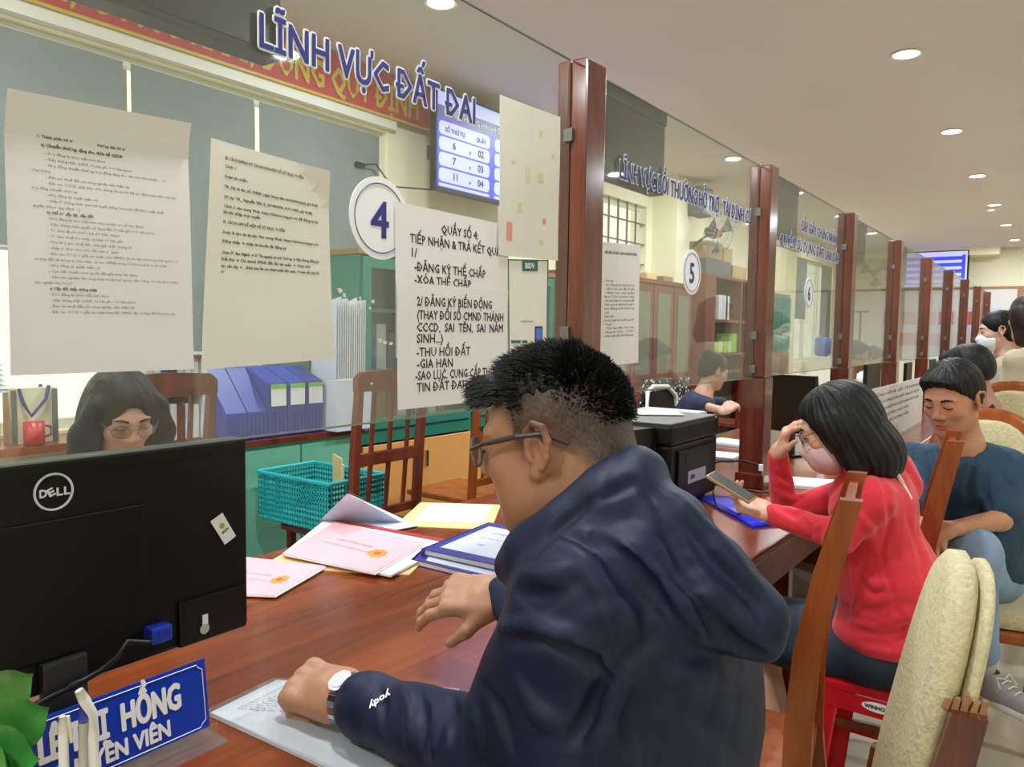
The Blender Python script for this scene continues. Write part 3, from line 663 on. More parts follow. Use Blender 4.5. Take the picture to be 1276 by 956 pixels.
npz = thing('name_plate', 'blue desk name plate with white capitals on a clear acrylic stand', 'name plate', (.59, 1.15, .761))
yn = 1.146
Mt = Matrix.Translation((0, yn, .775)) @ Matrix.Rotation(math.radians(-7), 4, 'X') @ Matrix.Translation((0, -yn, -.775))
q = B().bev(.425, .722, yn, yn+.005, .777, .893, .001).xf(Mt).build('plate', mat('plate_blue', (14, 58, 176), .3), npz)
def plate_text(t_, h, x, z, w, nm='lettering'):
    me = text_me(t_, h, (x, yn-.0005, z), bold=.05, width=w); me.transform(Mt); link(nm, me, 'ink_white', npz)
plate_text('LÊ THỊ  HỒNG', .042, .458, .830, .212); plate_text('CHUYÊN VIÊN', .026, .470, .792, .180)
X0, X1, Z0, Z1, c_ = .432, .715, .783, .887, .010
fp = [(X0+c_, Z0), (X1-c_, Z0), (X1-c_*.6, Z0+c_*.6), (X1, Z0+c_), (X1, Z1-c_), (X1-c_*.6, Z1-c_*.6), (X1-c_, Z1), (X0+c_, Z1), (X0+c_*.6, Z1-c_*.6), (X0, Z1-c_), (X0, Z0+c_), (X0+c_*.6, Z0+c_*.6)]
B().tube([(x, yn-.0006, z) for x, z in fp], .0008, 4, close=True, up=(0, 1, 0)).xf(Mt).build('border_line', 'ink_white', npz)
B().bev(.42, .728, yn-.045, yn+.03, .7612, .766, .001).build('acrylic_foot', 'sleeve', npz)
B().bev(.42, .728, yn-.012, yn-.008, .766, .785, .001).build('acrylic_lip', 'sleeve', npz)
# pens stand in a holder just below the picture
cupc = (PD(100, 956, .80)); cupc = Vector((cupc.x, cupc.y, 0))
cup = thing('pen_holder', 'small grey pen cup in front of the name plate, mostly below the frame', 'pen holder', (cupc.x, cupc.y, .761))
B().lathe([(.034, .761), (.037, .80), (.037, .855), (.034, .855), (.033, .77)], (cupc.x, cupc.y, 0), 24).build('cup', 'mid_grey', cup, smooth=True)
mat('pen_white', (222, 220, 212), .35)
for i, (px, py, d, cap, lb) in enumerate([(78, 893, .80, 0, 'leftmost white pen in the cup, thin clip'), (104, 876, .81, 1, 'middle white pen with a dark blue button'), (114, 858, .80, 2, 'rightmost white pen, its tip bent over the name plate')]):
    p1 = PD(px, py, d); p0 = Vector((cupc.x+(i-1)*.016, cupc.y+.0, .768)); dr = (p1-p0).normalized()
    o = thing('pen', lb, 'pen', p0, group='pens in the cup')
    if cap == 1:
        B().tube([p0, p1-dr*.021], .0052, 10).build('barrel', 'pen_white', o, smooth=True); B().tube([p1-dr*.02, p1-dr*.010, p1], [.0052, .0048, .0035], 10).build('button', 'navy_ink', o, smooth=True)
    elif cap == 0: B().tube([p0, p1-dr*.01, p1], [.0052, .0052, .0035], 10).build('barrel', 'pen_white', o, smooth=True); B().tube([p1-dr*.03+Vector((.007, -.003, 0)), p1+Vector((.004, -.003, 0))], .002, 6).build('clip', 'pen_white', o)
    else: B().tube([p0, p1-dr*.055, p1-dr*.03+Vector((.001, 0, 0)), p1-dr*.012+Vector((-.006, .004, 0)), p1+Vector((-.010, .006, 0))], [.0052, .0052, .0048, .0058, .0045], 10).build('barrel', 'pen_white', o, smooth=True)
pl = thing('potted_plant', 'glossy green leafy pot plant at the lower left corner', 'plant', (.30, .90, .761))
mat('leaf', (62, 142, 62), .28, var=.18, vscale=18, coat=.3); mat('pot', (150, 96, 66), .6)
pc = PD(-40, 1060, .86); pc.z = .761
B().lathe([(.032, 0), (.045, .06), (.048, .064), (.044, .066), (.04, .055)], pc, 20).build('pot', 'pot', pl, smooth=True)
def leaf(tip_px, base_px, width, d, d2):
    a, t_ = PD(*base_px, d2), PD(*tip_px, d); ax = (t_-a); L = ax.length; ax.normalize(); sd = ax.cross(Vector((fwd))).normalized(); nm = sd.cross(ax); bb = B(); n = 8
    for i in range(n+1):
        s_ = i/n; w = width*math.sin(PI*min(1, s_*.93+.05))**.75; c = a+ax*L*s_+nm*(math.sin(s_*PI)*.010)
        for g in (-1, -.5, 0, .5, 1): bb.v.append(tuple(c+sd*w*g+nm*(-.006*(abs(g))+.004)))
    for i in range(n):
        for j in range(4): k = i*5+j; bb.f.append((k, k+1, k+6, k+5))
    bb.tube([a, (a+pc+Vector((0, 0, .07)))/2, pc+Vector((0, 0, .06))], .0016, 5)
    return bb.build('leaf', 'leaf', pl, smooth=True)
leaf((38, 842), (-45, 905), .028, .80, .84); leaf((58, 884), (-35, 935), .030, .78, .82); leaf((46, 948), (-40, 930), .026, .77, .80); leaf((40, 905), (-30, 960), .022, .82, .80); leaf((10, 975), (-40, 940), .022, .76, .8)

# ================================================================ PAPERS ON THE NEAR COUNTER
def doc(name, label, px4, z, th, m, cat='document', parent=None, top=None):
    c = [PZ(x, y, z+th) for x, y in px4]; c = [Vector((p.x, p.y, z)) for p in c]
    o = thing(name, label, cat, (sum((p for p in c), Vector())/4)) if parent is None else parent
    B().prism(c[::-1] if True else c, (0, 0, th)).build('cover' if top is None else top, m, o); return o, c
def inset(c, u0, u1, v0, v1, z): 
    f = lambda u, v: (c[0]*(1-u)+c[1]*u)*(1-v)+(c[3]*(1-u)+c[2]*u)*v
    return [Vector((*f(u, v)[:2], z)) for u, v in ((u0, v0), (u1, v0), (u1, v1), (u0, v1))]
mat('cert_pink', (240, 178, 186), .5, var=.05, vscale=30); mat('folder_tan', (232, 196, 136), .6); mat('spine_red', (176, 48, 54), .4); mat('ledger_blue', (48, 44, 140), .4)
D0 = .7605
# sleeve of papers under the fist
o, c = doc('document_sleeve', 'clear plastic sleeve of white printed papers under the man\'s fist', [(345, 848), (560, 862), (470, 985), (262, 889)], D0, .006, 'paper', top='paper_stack')
for k in range(3):
    q = [p+Vector((random.uniform(-.004, .004), random.uniform(-.004, .004), 0)) for p in inset(c, .01, .99, .01, .99, D0+.0062+.0006*k)]; B().prism(q[::-1], (0, 0, .0004)).build('sheet', 'paper', o)
q = inset(c, -.03, 1.05, -.03, 1.03, D0+.0085); B().prism(q[::-1], (0, 0, .0006)).build('plastic_film', 'sleeve', o)
def flat_text(o, c, z, lines, ink='ink_grey', nm='lettering'):
    xd = (c[1]-c[0]); yd = (c[0]-c[3]); W = xd.length; H = yd.length
    bm = bmesh.new()
    for (t_, u, v, h, w) in lines:
        me = text_me(t_, h*W, c[0]+xd*u-yd*v+Vector((0, 0, z-c[0].z)), xd=xd, ud=yd-xd*(yd.dot(xd)/xd.dot(xd)), width=w*W if w else None, res=1); bm.from_mesh(me); bpy.data.meshes.remove(me)
    me = bpy.data.meshes.new('t'); bm.to_mesh(me); bm.free(); link(nm, me, ink, o)
flat_text(o, c, D0+.0081, [("Đơn đăng ký biến động đất đai, tài sản gắn liền với đất đai", .1, .1+.06*i, .016, .8-.1*(i % 3)) for i in range(14)])
# folders and pink certificates
o, c = doc('manila_folder', 'tan folder lying under the pink certificates', [(425, 648), (555, 672), (510, 716), (325, 706)], D0, .004, 'folder_tan', cat='folder')
o, c = doc('clear_folder', 'clear plastic folder of papers with one corner standing up behind the pink certificate', [(436, 616), (520, 655), (450, 668), (400, 650)], D0+.0042, .003, 'paper_blue', cat='folder', top='sheet')
p4 = [PZ(398, 652, .766), PZ(505, 652, .766)]; tp = PD(436, 612, 2.55)
B().add([p4[0], p4[1], tp], [(0, 1, 2)]).build('raised_corner', 'sleeve', o); B().add([p4[0]+Vector((0, .01, 0)), p4[1]+Vector((0, .01, 0)), tp+Vector((0, .012, -.01))], [(0, 1, 2)]).build('raised_sheet', 'paper_blue', o)
o, c = doc('red_spine_folder', 'white folder with a dark red spine under the nearer-centre pink certificate', [(407, 646), (566, 676), (487, 717), (352, 690)], D0+.0075, .006, 'paper', cat='folder')
q = inset(c, -.02, .93, -.02, .05, D0+.0142); B().prism(q[::-1], (0, 0, .002)).build('spine', 'spine_red', o)
def cert(label, px4, z, th):
    o, c = doc('certificate_booklet', label, px4, z, th, 'cert_pink', cat='certificate'); o['group'] = 'pink certificates'
    e = inset(c, .02, 1.01, .03, 1.01, z-.0001); B().prism([p+Vector((.002, -.002, 0)) for p in e][::-1], (0, 0, th*.6)).build('pages', 'paper', o)
    m_ = inset(c, .70, .86, .44, .66, z+th+.0006); ctr = (m_[0]+m_[2])/2; a, b_ = (m_[1]-m_[0])/2, (m_[3]-m_[0])/2
    B().prism([ctr+a*math.cos(t)*(1+.18*math.cos(8*t))+b_*math.sin(t)*(1+.18*math.cos(8*t)) for t in np.linspace(0, 2*PI, 40, endpoint=False)], (0, 0, .0003)).build('emblem', 'gold', o)
    B().prism([ctr+a*.4*math.cos(t)+b_*.4*math.sin(t)+Vector((0, 0, .0004)) for t in np.linspace(0, 2*PI, 16, endpoint=False)], (0, 0, .0003)).build('emblem_centre', mat('emblem_red', (214, 84, 54), .5), o)
    flat_text(o, c, z+th+.0005, [("GIẤY CHỨNG NHẬN", .25, .42, .035, .36), ("QUYỀN SỬ DỤNG ĐẤT, QUYỀN SỞ HỮU NHÀ Ở", .15, .55, .024, .5)], ink=mat('pink_print', (216, 120, 140), .6)); return o
cert('pink certificate booklet with a gold emblem, on top of the red-spined folder', [(417, 651), (530, 676), (466, 714), (352, 690)], D0+.0142, .005)
cert('pink certificate booklet lying alone beside the monitor', [(306, 694), (406, 705), (342, 742), (225, 738)], D0+.0045, .005)
# envelope and ledgers
o, c = doc('envelope', 'tan envelope with a white sheet on it, behind the blue ledgers', [(524, 626), (624, 629), (612, 660), (492, 655)], D0, .003, 'folder_tan', cat='envelope')
q = inset(c, .14, .90, .04, .80, D0+.0035); B().prism(q[::-1], (0, 0, .001)).build('sheet', 'paper', o)
def ledger(label, px4, z, th):
    c = [PZ(x, y, z+th) for x, y in px4]; c = [Vector((p.x, p.y, z)) for p in c]; o = thing('ledger', label, 'book', sum(c, Vector())/4, group='dark blue ledgers')
    B().prism(inset(c, .01, .98, .01, .98, z+.002)[::-1], (0, 0, th-.004)).build('pages', 'paper', o)
    B().prism(c[::-1], (0, 0, .002)).build('back_cover', 'ledger_blue', o); B().prism([p+Vector((0, 0, th-.002)) for p in c][::-1], (0, 0, .002)).build('front_cover', 'ledger_blue', o)
    B().prism(inset(c, -.01, .012, 0, 1, z)[::-1], (0, 0, th)).build('spine', 'ledger_blue', o)
    q = inset(c, .10, .98, .12, .88, z+th+.0002); B().prism(q[::-1], (0, 0, .0005)).build('title_sheet', 'paper_blue', o)
    flat_text(o, q, z+th+.0008, [("SỔ THEO DÕI HỒ SƠ", .2, .25, .05, .55), ("Phòng tiếp nhận và trả kết quả", .15, .45, .03, .6), ("Năm", .3, .7, .04, None)])
ledger('lower dark blue ledger, askew under the other', [(530, 682), (640, 700), (690, 740), (514, 697)], D0, .016)
ledger('upper dark blue ledger with a white title sheet, beside the man\'s collar', [(610, 651), (700, 668), (655, 712), (526, 684)], D0+.0165, .02)
# ================================================================ STAFF SIDE, BEHIND THE NEAREST SCREEN
mat('screen_blue', (52, 56, 235), .4, emit=1.0); mat('screen_pale', (176, 182, 255), .4, emit=.85); mat('screen_ink', (40, 44, 120), .5); mat('screen_head', (84, 88, 150), .4, emit=.5)
yt = 3.55; tv = thing('wall_screen', 'wall screen with blue queue table of rounded rows, behind the nearest glass', 'screen', (4.6, yt, 2.45))
a = PY(543, 107, yt); bq = PY(541, 236, yt); TX0, TZ1, TZ0 = a.x, a.z, bq.z; TX1 = TX0+1.24
B().bev(TX0, TX1, yt, yt+.05, TZ0, TZ1, .006).build('housing', 'black_plastic', tv)
B().box(TX0+.02, TX1-.02, yt-.002, yt, TZ0+.03, TZ1-.02).build('display', 'screen_blue', tv)
B().box(TX0+.3, TX1-.3, yt+.05, YB, TZ0+.3, TZ0+.4).build('wall_bracket', 'dark_grey', tv)
B().box(TX0+.02, TX1-.02, yt-.003, yt-.002, TZ1-.11, TZ1-.02).build('toolbar', 'screen_pale', tv)
B().box(TX0+.02, TX1-.02, yt-.003, yt-.002, TZ1-.20, TZ1-.112).build('heading', 'screen_head', tv)
link('lettering', text_me('HỆ THỐNG HÀNH CHÍNH CÔNG', .042, (TX0+.16, yt-.004, TZ1-.17), bold=.04, width=.9), 'ink_white', tv)
def pill(x0, x1, z0, z1, y, r=.03):
    P = []
    for cx, cz, a0 in ((x1-r, z1-r, 0), (x0+r, z1-r, PI/2), (x0+r, z0+r, PI), (x1-r, z0+r, 1.5*PI)): P += [(cx+r*math.cos(a0+t), y, cz+r*math.sin(a0+t)) for t in np.linspace(0, PI/2, 6)]
    return B().prism(P, (0, -.001, 0))
for c_, xo in enumerate((TX0+.035, TX0+.655)):
    for r_ in range(5):
        z1 = TZ1-.212-.105*r_ ; z0 = max(z1-.092, TZ0+.035)
        if z1-z0 < .02: continue
        pill(xo, xo+.56, z0, z1, yt-.002, min(.03, (z1-z0)/2.2)).build('table_row', 'screen_pale', tv)
        if r_ == 0: tt = [("SỐ THỨ TỰ", .06, .030), ("QUẦY", .40, .030)]
        elif z1-z0 > .08: tt = [([["6", "7", "11", "2"], ["13", "5", "8", "21"]][c_][r_-1], .14, .05), ([["02", "03", "04", "05"], ["07", "08", "09", "10"]][c_][r_-1], .42, .05), ("o", .32, .03)]
        else: tt = []
        for (s__, dx, h) in tt: link('lettering', text_me(s__, h, (xo+dx, yt-.0036, z0+.025), bold=.05), 'screen_ink', tv)
tag(B().tube([(TX0-.35, YB-.01, TZ0+.14), (TX0-.25, YB-.04, TZ0+.16), (TX0-.12, YB-.06, TZ0+.03), (TX0+.1, yt+.08, TZ0+.02)], .006, 6).tube([(TX0-.40, YB-.01, TZ0+.14), (TX0-.33, YB-.01, TZ0+.14)], .016, 6).build('cable', 'black_plastic'), 'black power cable looping from the wall to the blue queue screen', 'cable')
# wardrobes with shelves
def cabinet(name, label, x0, x1, y0, z1, zmid, group=None):
    o = thing(name, label, 'cabinet', ((x0+x1)/2, (y0+3.82)/2, .12), group=group); y1 = 3.52 if x0 < 3.8 else 3.82
    b = B().box(x0, x0+.02, y0, y1, .12, z1).box(x1-.02, x1, y0, y1, .12, z1).box(x0, x1, y1-.01, y1, .12, z1).box(x0+.02, x1-.02, y0, y1, zmid-.04, zmid+.03).box(x0+.02, x1-.02, y0, y1, .12, .18)
    b.build('body', 'teal_board', o, kind='stuff'); B().box(x0-.01, x1+.01, y0-.01, y1, z1, z1+.03).build('top', 'pale_trim', o)
    w = (x1-x0-.04)/2
    for i in range(2):
        a = x0+.02+i*w
        d = B().bev(a+.003, a+w-.003, y0-.018, y0, .19, zmid-.05, .003).build('door', 'orange_board', o); B().bev(a+(w-.05 if i == 0 else .03), a+(w-.03 if i == 0 else .05), y0-.035, y0-.018, zmid-.22, zmid-.12, .003).build('handle', 'steel', d)
        d = B().box(a+.003, a+.06, y0-.018, y0, zmid+.04, z1-.01).box(a+w-.06, a+w-.003, y0-.018, y0, zmid+.04, z1-.01).box(a+.06, a+w-.06, y0-.018, y0, z1-.07, z1-.01).box(a+.06, a+w-.06, y0-.018, y0, zmid+.04, zmid+.10).build('glazed_door', 'teal_board', o)
        B().box(a+.06, a+w-.06, y0-.011, y0-.008, zmid+.10, z1-.07).build('glass_pane', 'lens', d)
    for z in (zmid+.36, zmid+.70): B().box(x0+.02, x1-.02, y0+.02, y1-.01, z-.01, z+.01).build('shelf', 'teal_board', o)
    for j in range(2):
        for i in range(9):
            w_ = (x1-x0-.2)/9; hh = random.uniform(.20, .28); a = x0+.1+i*w_; z = zmid+.031+.34*j
            B().box(a, a+w_*.86, y0+.05, y0+.28, z, z+hh).build('file', random.choice(['paper_warm', 'mid_grey', 'blue_plastic', 'paper', 'pale_trim']), o)
    return o
cabinet('filing_cabinet', 'teal and orange cabinet left of the dark gap, behind the staff chairs', 2.87, 3.84, 3.12, 1.86, .86)
cabinet('filing_cabinet', 'teal and orange cabinet right of the dark gap, under the blue screen', 3.90, 4.85, 3.15, 1.86, .86)
o = thing('side_cabinet', 'low mint green cabinet behind the teal basket', 'cabinet', (2.5, 3.3, .12)); B().bev(2.05, 2.84, 3.08, 3.5, .12, .90, .004).build('body', 'mint', o); B().bev(2.07, 2.44, 3.065, 3.08, .16, .88, .003).build('door', 'mint', o); B().bev(2.45, 2.82, 3.065, 3.08, .16, .88, .003).build('door', 'mint', o)
B().bev(2.02, 2.86, 3.05, 3.5, .90, .93, .004).build('top', 'dark_chair', o)
# blue magazine holder with three labels, on that cabinet
mh = thing('file_holder', 'dark blue ribbed file holder with three green and white labels', 'file holder', (2.4, 3.2, .93))
for i in range(5):
    x = 2.04+i*.112; B().prism([(x, 3.08, .932), (x, 3.42, .932), (x, 3.42, 1.26), (x, 3.25, 1.26), (x, 3.08, 1.06+.13*(1 if i > 1 else 0))], (.105, 0, 0)).build('compartment', 'blue_plastic', mh)
    for j in range(4): B().box(x+.018+j*.022, x+.026+j*.022, 3.072, 3.08, .94, 1.05).build('rib', 'blue_plastic', mh)
for i in range(3):
    x = 2.275+i*.112; l = B().box(x, x+.085, 3.069, 3.072, 1.08, 1.185).build('label', 'ink_white', mh); B().box(x, x+.085, 3.067, 3.069, 1.165, 1.185).build('label_band', 'green_label', l)
# loose papers standing behind it
pp = thing('paper_bundle', 'bundle of white papers standing upright left of the round number 4', 'papers', (2.83, 2.98, .93))
for i in range(14):
    x = 2.61+i*.015; B().prism([(x, 3.0, 1.20), (x+.02, 3.22, 1.20), (x+.035, 3.2, 1.58+random.uniform(-.02, .03)), (x+.004, 3.0, 1.60+random.uniform(-.03, .02))], (.004, 0, 0)).build('sheet', random.choice(['paper', 'paper_blue']), pp)
B().bev(2.61, 2.85, 2.99, 3.25, .931, 1.198, .004).build('box', 'paper_blue', pp)
# shelf of books left of the blue holder
bs_ = thing('book_rack', 'narrow rack of files and books beside the pale window post', 'rack', (1.87, 3.36, .12))
b = B().box(1.72, 1.74, 3.2, 3.52, .12, 1.34).box(2.0, 2.02, 3.2, 3.52, .12, 1.34).box(1.74, 2.0, 3.5, 3.52, .12, 1.34); b.build('side_frame', 'paper_blue', bs_, kind='stuff')
for z in (.3, .62, .94, 1.15, 1.32): B().box(1.74, 2.0, 3.2, 3.5, z-.008, z+.008).build('shelf', 'dark_chair', bs_)
for z in (.31, .63, .95, 1.16):
    for i in range(7): B().box(1.745+i*.036, 1.775+i*.036, 3.22, 3.44, z, z+.15+random.uniform(0, .01)).build('book', random.choice(['blue_plastic', 'dark_chair', 'paper_warm', 'paper', 'paper_blue']), bs_)
# staff chairs (high carved back, slats)
def slat_chair(name, label, cat_m='dark_chair', wdt=.43, zt=1.27, seat=.575, base=.12, nsl=3, depth=.44):
    o = thing(name, label, 'chair', (0, 0, base)); w = wdt/2
    for g in (-1, 1):
        B().tube([(g*(w-.02), 0, base), (g*(w-.02), 0, seat), (g*(w-.02), -.02, (seat+zt)/2), (g*(w-.02), -.05, zt-.02)], [.022, .024, .024, .020], 4, up=(1, 1, 0)).build('back_post', cat_m, o, local=True)
        B().tube([(g*(w-.03), depth-.03, base), (g*(w-.03), depth-.03, seat-.02)], [.017, .022], 4, up=(1, 1, 0)).build('leg', cat_m, o, local=True)
        B().box(g*(w-.03)-.01, g*(w-.03)+.01, .02, depth-.03, base+.18, base+.21).build('stretcher', cat_m, o, local=True)
    B().bev(-w-.01, w+.01, -.01, depth, seat-.03, seat, .008).build('seat', cat_m, o, local=True)
    rl = B()
    rl.prism([(x_, 0, z_) for x_, z_ in [(-w, zt-.075), (-w, zt-.02), (-w+.03, zt+.005), (0, zt+.015), (w-.03, zt+.005), (w, zt-.02), (w, zt-.075)]], (0, .03, 0)).xf(Matrix.Translation((0, -.06, 0))).build('top_rail', cat_m, o, local=True)
    B().bev(-w+.02, w-.02, -.035, -.010, seat+.30, seat+.355, .004).build('mid_rail', cat_m, o, local=True); B().bev(-w+.02, w-.02, -.012, .010, seat+.06, seat+.10, .004).build('lower_rail', cat_m, o, local=True)
    for i in range(nsl):
        x_ = -w+wdt*(i+1)/(nsl+1); B().tube([(x_, 0, seat+.08), (x_, -.022, seat+.32), (x_, -.045, zt-.05)], [.010, .011, .010], 4, up=(1, 1, 0)).build('slat', cat_m, o, local=True)
    return o
sc1 = slat_chair('wooden_chair', 'dark reddish staff chair with slatted back holding the teal basket'); sc1.location = (2.385, 2.42, .12)
for o in list(sc1.children): o.data.transform(Matrix.Translation((0, 0, -.12)))
sc2 = dup(sc1, (6.3, 2.6, .12), .5, 'dark wooden staff chair behind the third post, seen through glass'); sc3 = dup(sc1, (7.6, 2.6, .12), -.2, 'carved dark staff chair far along the counter near the bright window gap')
sc4 = dup(sc1, (1.52, 2.72, .12), .1, 'dark slatted chair left of the teal basket, behind the monitor edge')
# teal basket
bk = thing('basket', 'teal plastic lattice basket standing on the dark slatted chair', 'basket', (2.29, 2.73, .59)); bx0, bx1, by0, by1, bz0, bz1 = 2.13, 2.45, 2.49, 2.97, .59, .80
def lattice(p00, p10, n, m_, z0, z1, tp=.012):
    b = B(); a = Vector(p00); c = Vector(p10); d = (c-a); L = d.length; d.normalize(); nrm = Vector((d.y, -d.x, 0))
    def q(u0, u1, w0, w1):
        f = lambda u, w: a+d*u*L+nrm*(tp*(w-1)*-1*0)+Vector((0, 0, z0+(z1-z0)*w))
        P = [f(u0, w0), f(u1, w0), f(u1, w1), f(u0, w1)]; b.prism(P, nrm*.003)
    for i in range(n+1): q(i/n-.10/n if i else 0, i/n+.28/n if i < n else 1, 0, 1)
    for j in range(m_+1): q(0, 1, max(0, j/m_-.03), min(1, j/m_+.03))
    return b
for (p, q_, n) in (((bx0, by0, 0), (bx1, by0, 0), 20), ((bx1, by0, 0), (bx1, by1, 0), 28), ((bx1, by1, 0), (bx0, by1, 0), 20), ((bx0, by1, 0), (bx0, by0, 0), 28)):
    lattice(p, q_, n, 9, bz0, bz1).build('lattice_wall', 'teal_plastic', bk, kind='stuff')
B().box(bx0, bx1, by0, by1, bz0-.001, bz0+.006).build('bottom', 'teal_plastic', bk)
B().tube([(bx0-.004, by0-.004, bz1), (bx1+.004, by0-.004, bz1), (bx1+.004, by1+.004, bz1), (bx0-.004, by1+.004, bz1)], .010, 6, close=True).build('rim', 'teal_plastic', bk)
o = thing('envelope', 'tan envelope with a white label standing in the teal basket', 'envelope', (2.35, 2.7, .60)); B().prism([(2.30, 2.62, .60), (2.42, 2.80, .60), (2.44, 2.83, .86), (2.33, 2.64, .87)], (.004, -.003, 0)).build('body', 'folder_tan', o); B().prism([(2.335, 2.655, .62), (2.42, 2.785, .62), (2.435, 2.80, .83), (2.355, 2.665, .835)], (.008, -.006, 0)).build('white_label', 'paper', o)
# orange chair post beyond the man's glasses, with a snack bag
oc = dup(sc1, (3.285, 2.50, .12), .0, 'orange-brown staff chair just left of the man\'s glasses')
for ch in oc.children: ch.data = ch.data.copy(); ch.data.materials[0] = MATS['chair_wood']
# window ledge things: bag, mug, papers, red box
zl = .936
bg_ = thing('tote_bag', 'small cream shopping bag with blue handles on the window ledge', 'bag', (.55, 3.72, zl)); p0, p1 = PY(12, 565, 3.70), PY(66, 560, 3.70)
bx = [p0.x, p1.x]; B().hexa([(bx[0], 3.66, zl), (bx[1], 3.66, zl), (bx[1], 3.76, zl), (bx[0], 3.76, zl)], [(bx[0]-.01, 3.68, zl+.24), (bx[1]+.01, 3.68, zl+.24), (bx[1]+.01, 3.73, zl+.24), (bx[0]-.01, 3.73, zl+.24)]).build('body', mat('bag_cream', (216, 208, 176), .7, var=.1, vscale=20), bg_)
cx = (bx[0]+bx[1])/2
for y in (3.66, 3.74): B().tube([(cx-.06, y, zl+.24), (cx-.05, y-.012, zl+.18), (cx-.02, y-.016, zl+.12), (cx+.04, y-.014, zl+.19), (cx+.06, y, zl+.25)], .008, 6).build('handle', 'navy_ink', bg_)
B().box(bx[0]-.004, bx[0]+.016, 3.655, 3.661, zl, zl+.235).build('side_stripe', 'mid_grey', bg_); B().box(bx[1]-.016, bx[1]+.006, 3.655, 3.661, zl, zl+.235).build('side_stripe', 'mid_grey', bg_)
mp_ = PY(43, 553, 3.6); mg = thing('mug', 'red mug in front of the cream bag on the window ledge', 'mug', (mp_.x, 3.6, zl)); B().lathe([(.034, 0), (.040, .004), (.042, .10), (.039, .10), (.036, .01)], (mp_.x, 3.6, zl), 24).build('body', mat('mug_red', (196, 40, 52), .3), mg, smooth=True)
B().tube([(mp_.x+.040, 3.6, zl+.08), (mp_.x+.066, 3.6, zl+.075), (mp_.x+.068, 3.6, zl+.04), (mp_.x+.040, 3.6, zl+.03)], .006, 8).build('handle', 'mug_red', mg, smooth=True)
rb = tag(centre(B().bev(bx[0]-.32, bx[0]-.06, 3.62, 3.80, zl, zl+.2, .01).build('box', mat('box_red', (200, 90, 70), .5))), 'salmon red box at the far left of the window ledge', 'box')
rp = thing('paper_bundle', 'heap of blue-grey papers on the red box at the left edge', 'papers', (bx[0]-.1, 3.7, zl+.2))
for i in range(9): B().prism([(bx[0]-.30, 3.66+.01*i, zl+.202+.012*i), (bx[0]-.02, 3.64+.01*i, zl+.23+.022*i), (bx[0]-.01, 3.78, zl+.24+.022*i), (bx[0]-.29, 3.79, zl+.21+.012*i)], (0, 0, .003)).build('sheet', 'paper_blue', rp)

# ================================================================ SECOND WINDOW AND BEYOND
# printer
pr = thing('printer', 'black laser printer with a raised lid, on the counter before the second post', 'printer', (2.95, 1.4, .761))
px0, px1, py0, py1, pz1 = 2.72, 3.20, 1.225, 1.64, 1.10
B().bev(px0, px1, py0, py1, .775, 1.02, .012).build('body', 'black_plastic', pr); B().bev(px0-.006, px1+.004, py0-.006, py1, 1.022, pz1, .012).build('scanner_unit', 'black_plastic', pr)
B().bev(px0+.005, px1-.01, py0+.004, py1-.01, pz1, pz1+.008, .003).build('top_cover', mat('printer_top', (120, 122, 122), .35), pr)
B().bev(px0-.16, px0+.16, py1-.16, py1+.02, pz1+.008, pz1+.105, .015).build('document_feeder', 'dark_grey', pr)
B().hexa([(px0-.22, py0+.05, .775), (px0-.012, py0+.03, .775), (px0-.012, py1, .775), (px0-.22, py1, .775)], [(px0-.19, py0+.10, 1.09), (px0-.012, py0+.06, 1.09), (px0-.012, py1, 1.09), (px0-.19, py1, 1.09)]).build('paper_tray', 'black_plastic', pr)
B().bev(px0+.06, px1-.05, py0-.010, py0, .80, .995, .004).build('rear_door', 'black_plastic', pr)
for i in range(9): B().box(px0+.13, px1-.12, py0-.0125, py0-.010, .93+i*.0065, .933+i*.0065).build('vent_slot', 'dark_grey', pr)
l = B().box(px0+.15, px0+.33, py0-.0125, py0-.010, .855, .905).build('rating_label', 'light_grey', pr); link('lettering', text_me('220V', .016, (px0+.17, py0-.0127, .872), bold=.05), 'ink', l)
for x in (px0+.04, px1-.04):
    for y in (py0+.05, py1-.05): B().lathe([(.015, .761), (.015, .776)], (x, y, 0), 10).build('foot', 'black_plastic', pr)
lp = [PZ(760, 531, 1.13), PZ(833, 521, 1.13), PZ(872, 521, 1.13), PZ(840, 505, 1.13)]
c = [Vector((3.02, 1.30, 1.112)), Vector((3.19, 1.42, 1.112)), Vector((3.02, 1.62, 1.112)), Vector((2.90, 1.46, 1.112))]
tag(centre(B().prism(c, (0, 0, .002)).build('paper', 'paper')), 'white sheet of paper lying on top of the black printer', 'paper')
uc = thing('cable', 'white-tipped black cables hanging beside the second post base', 'cable', (3.28, 1.07, .76))
B().tube([(3.205, 1.30, .86), (3.23, 1.22, .90), (3.25, 1.12, .91), (3.27, 1.06, .895)], .004, 6).build('cord', 'black_plastic', uc)
B().bev(3.262, 3.276, 1.045, 1.062, .872, .90, .002).build('white_plug', 'white_paint', uc)
B().tube([(3.205, 1.33, .80), (3.25, 1.2, .79), (3.30, 1.07, .772), (3.36, 1.03, .768)], .005, 6).build('cord', 'black_plastic', uc)
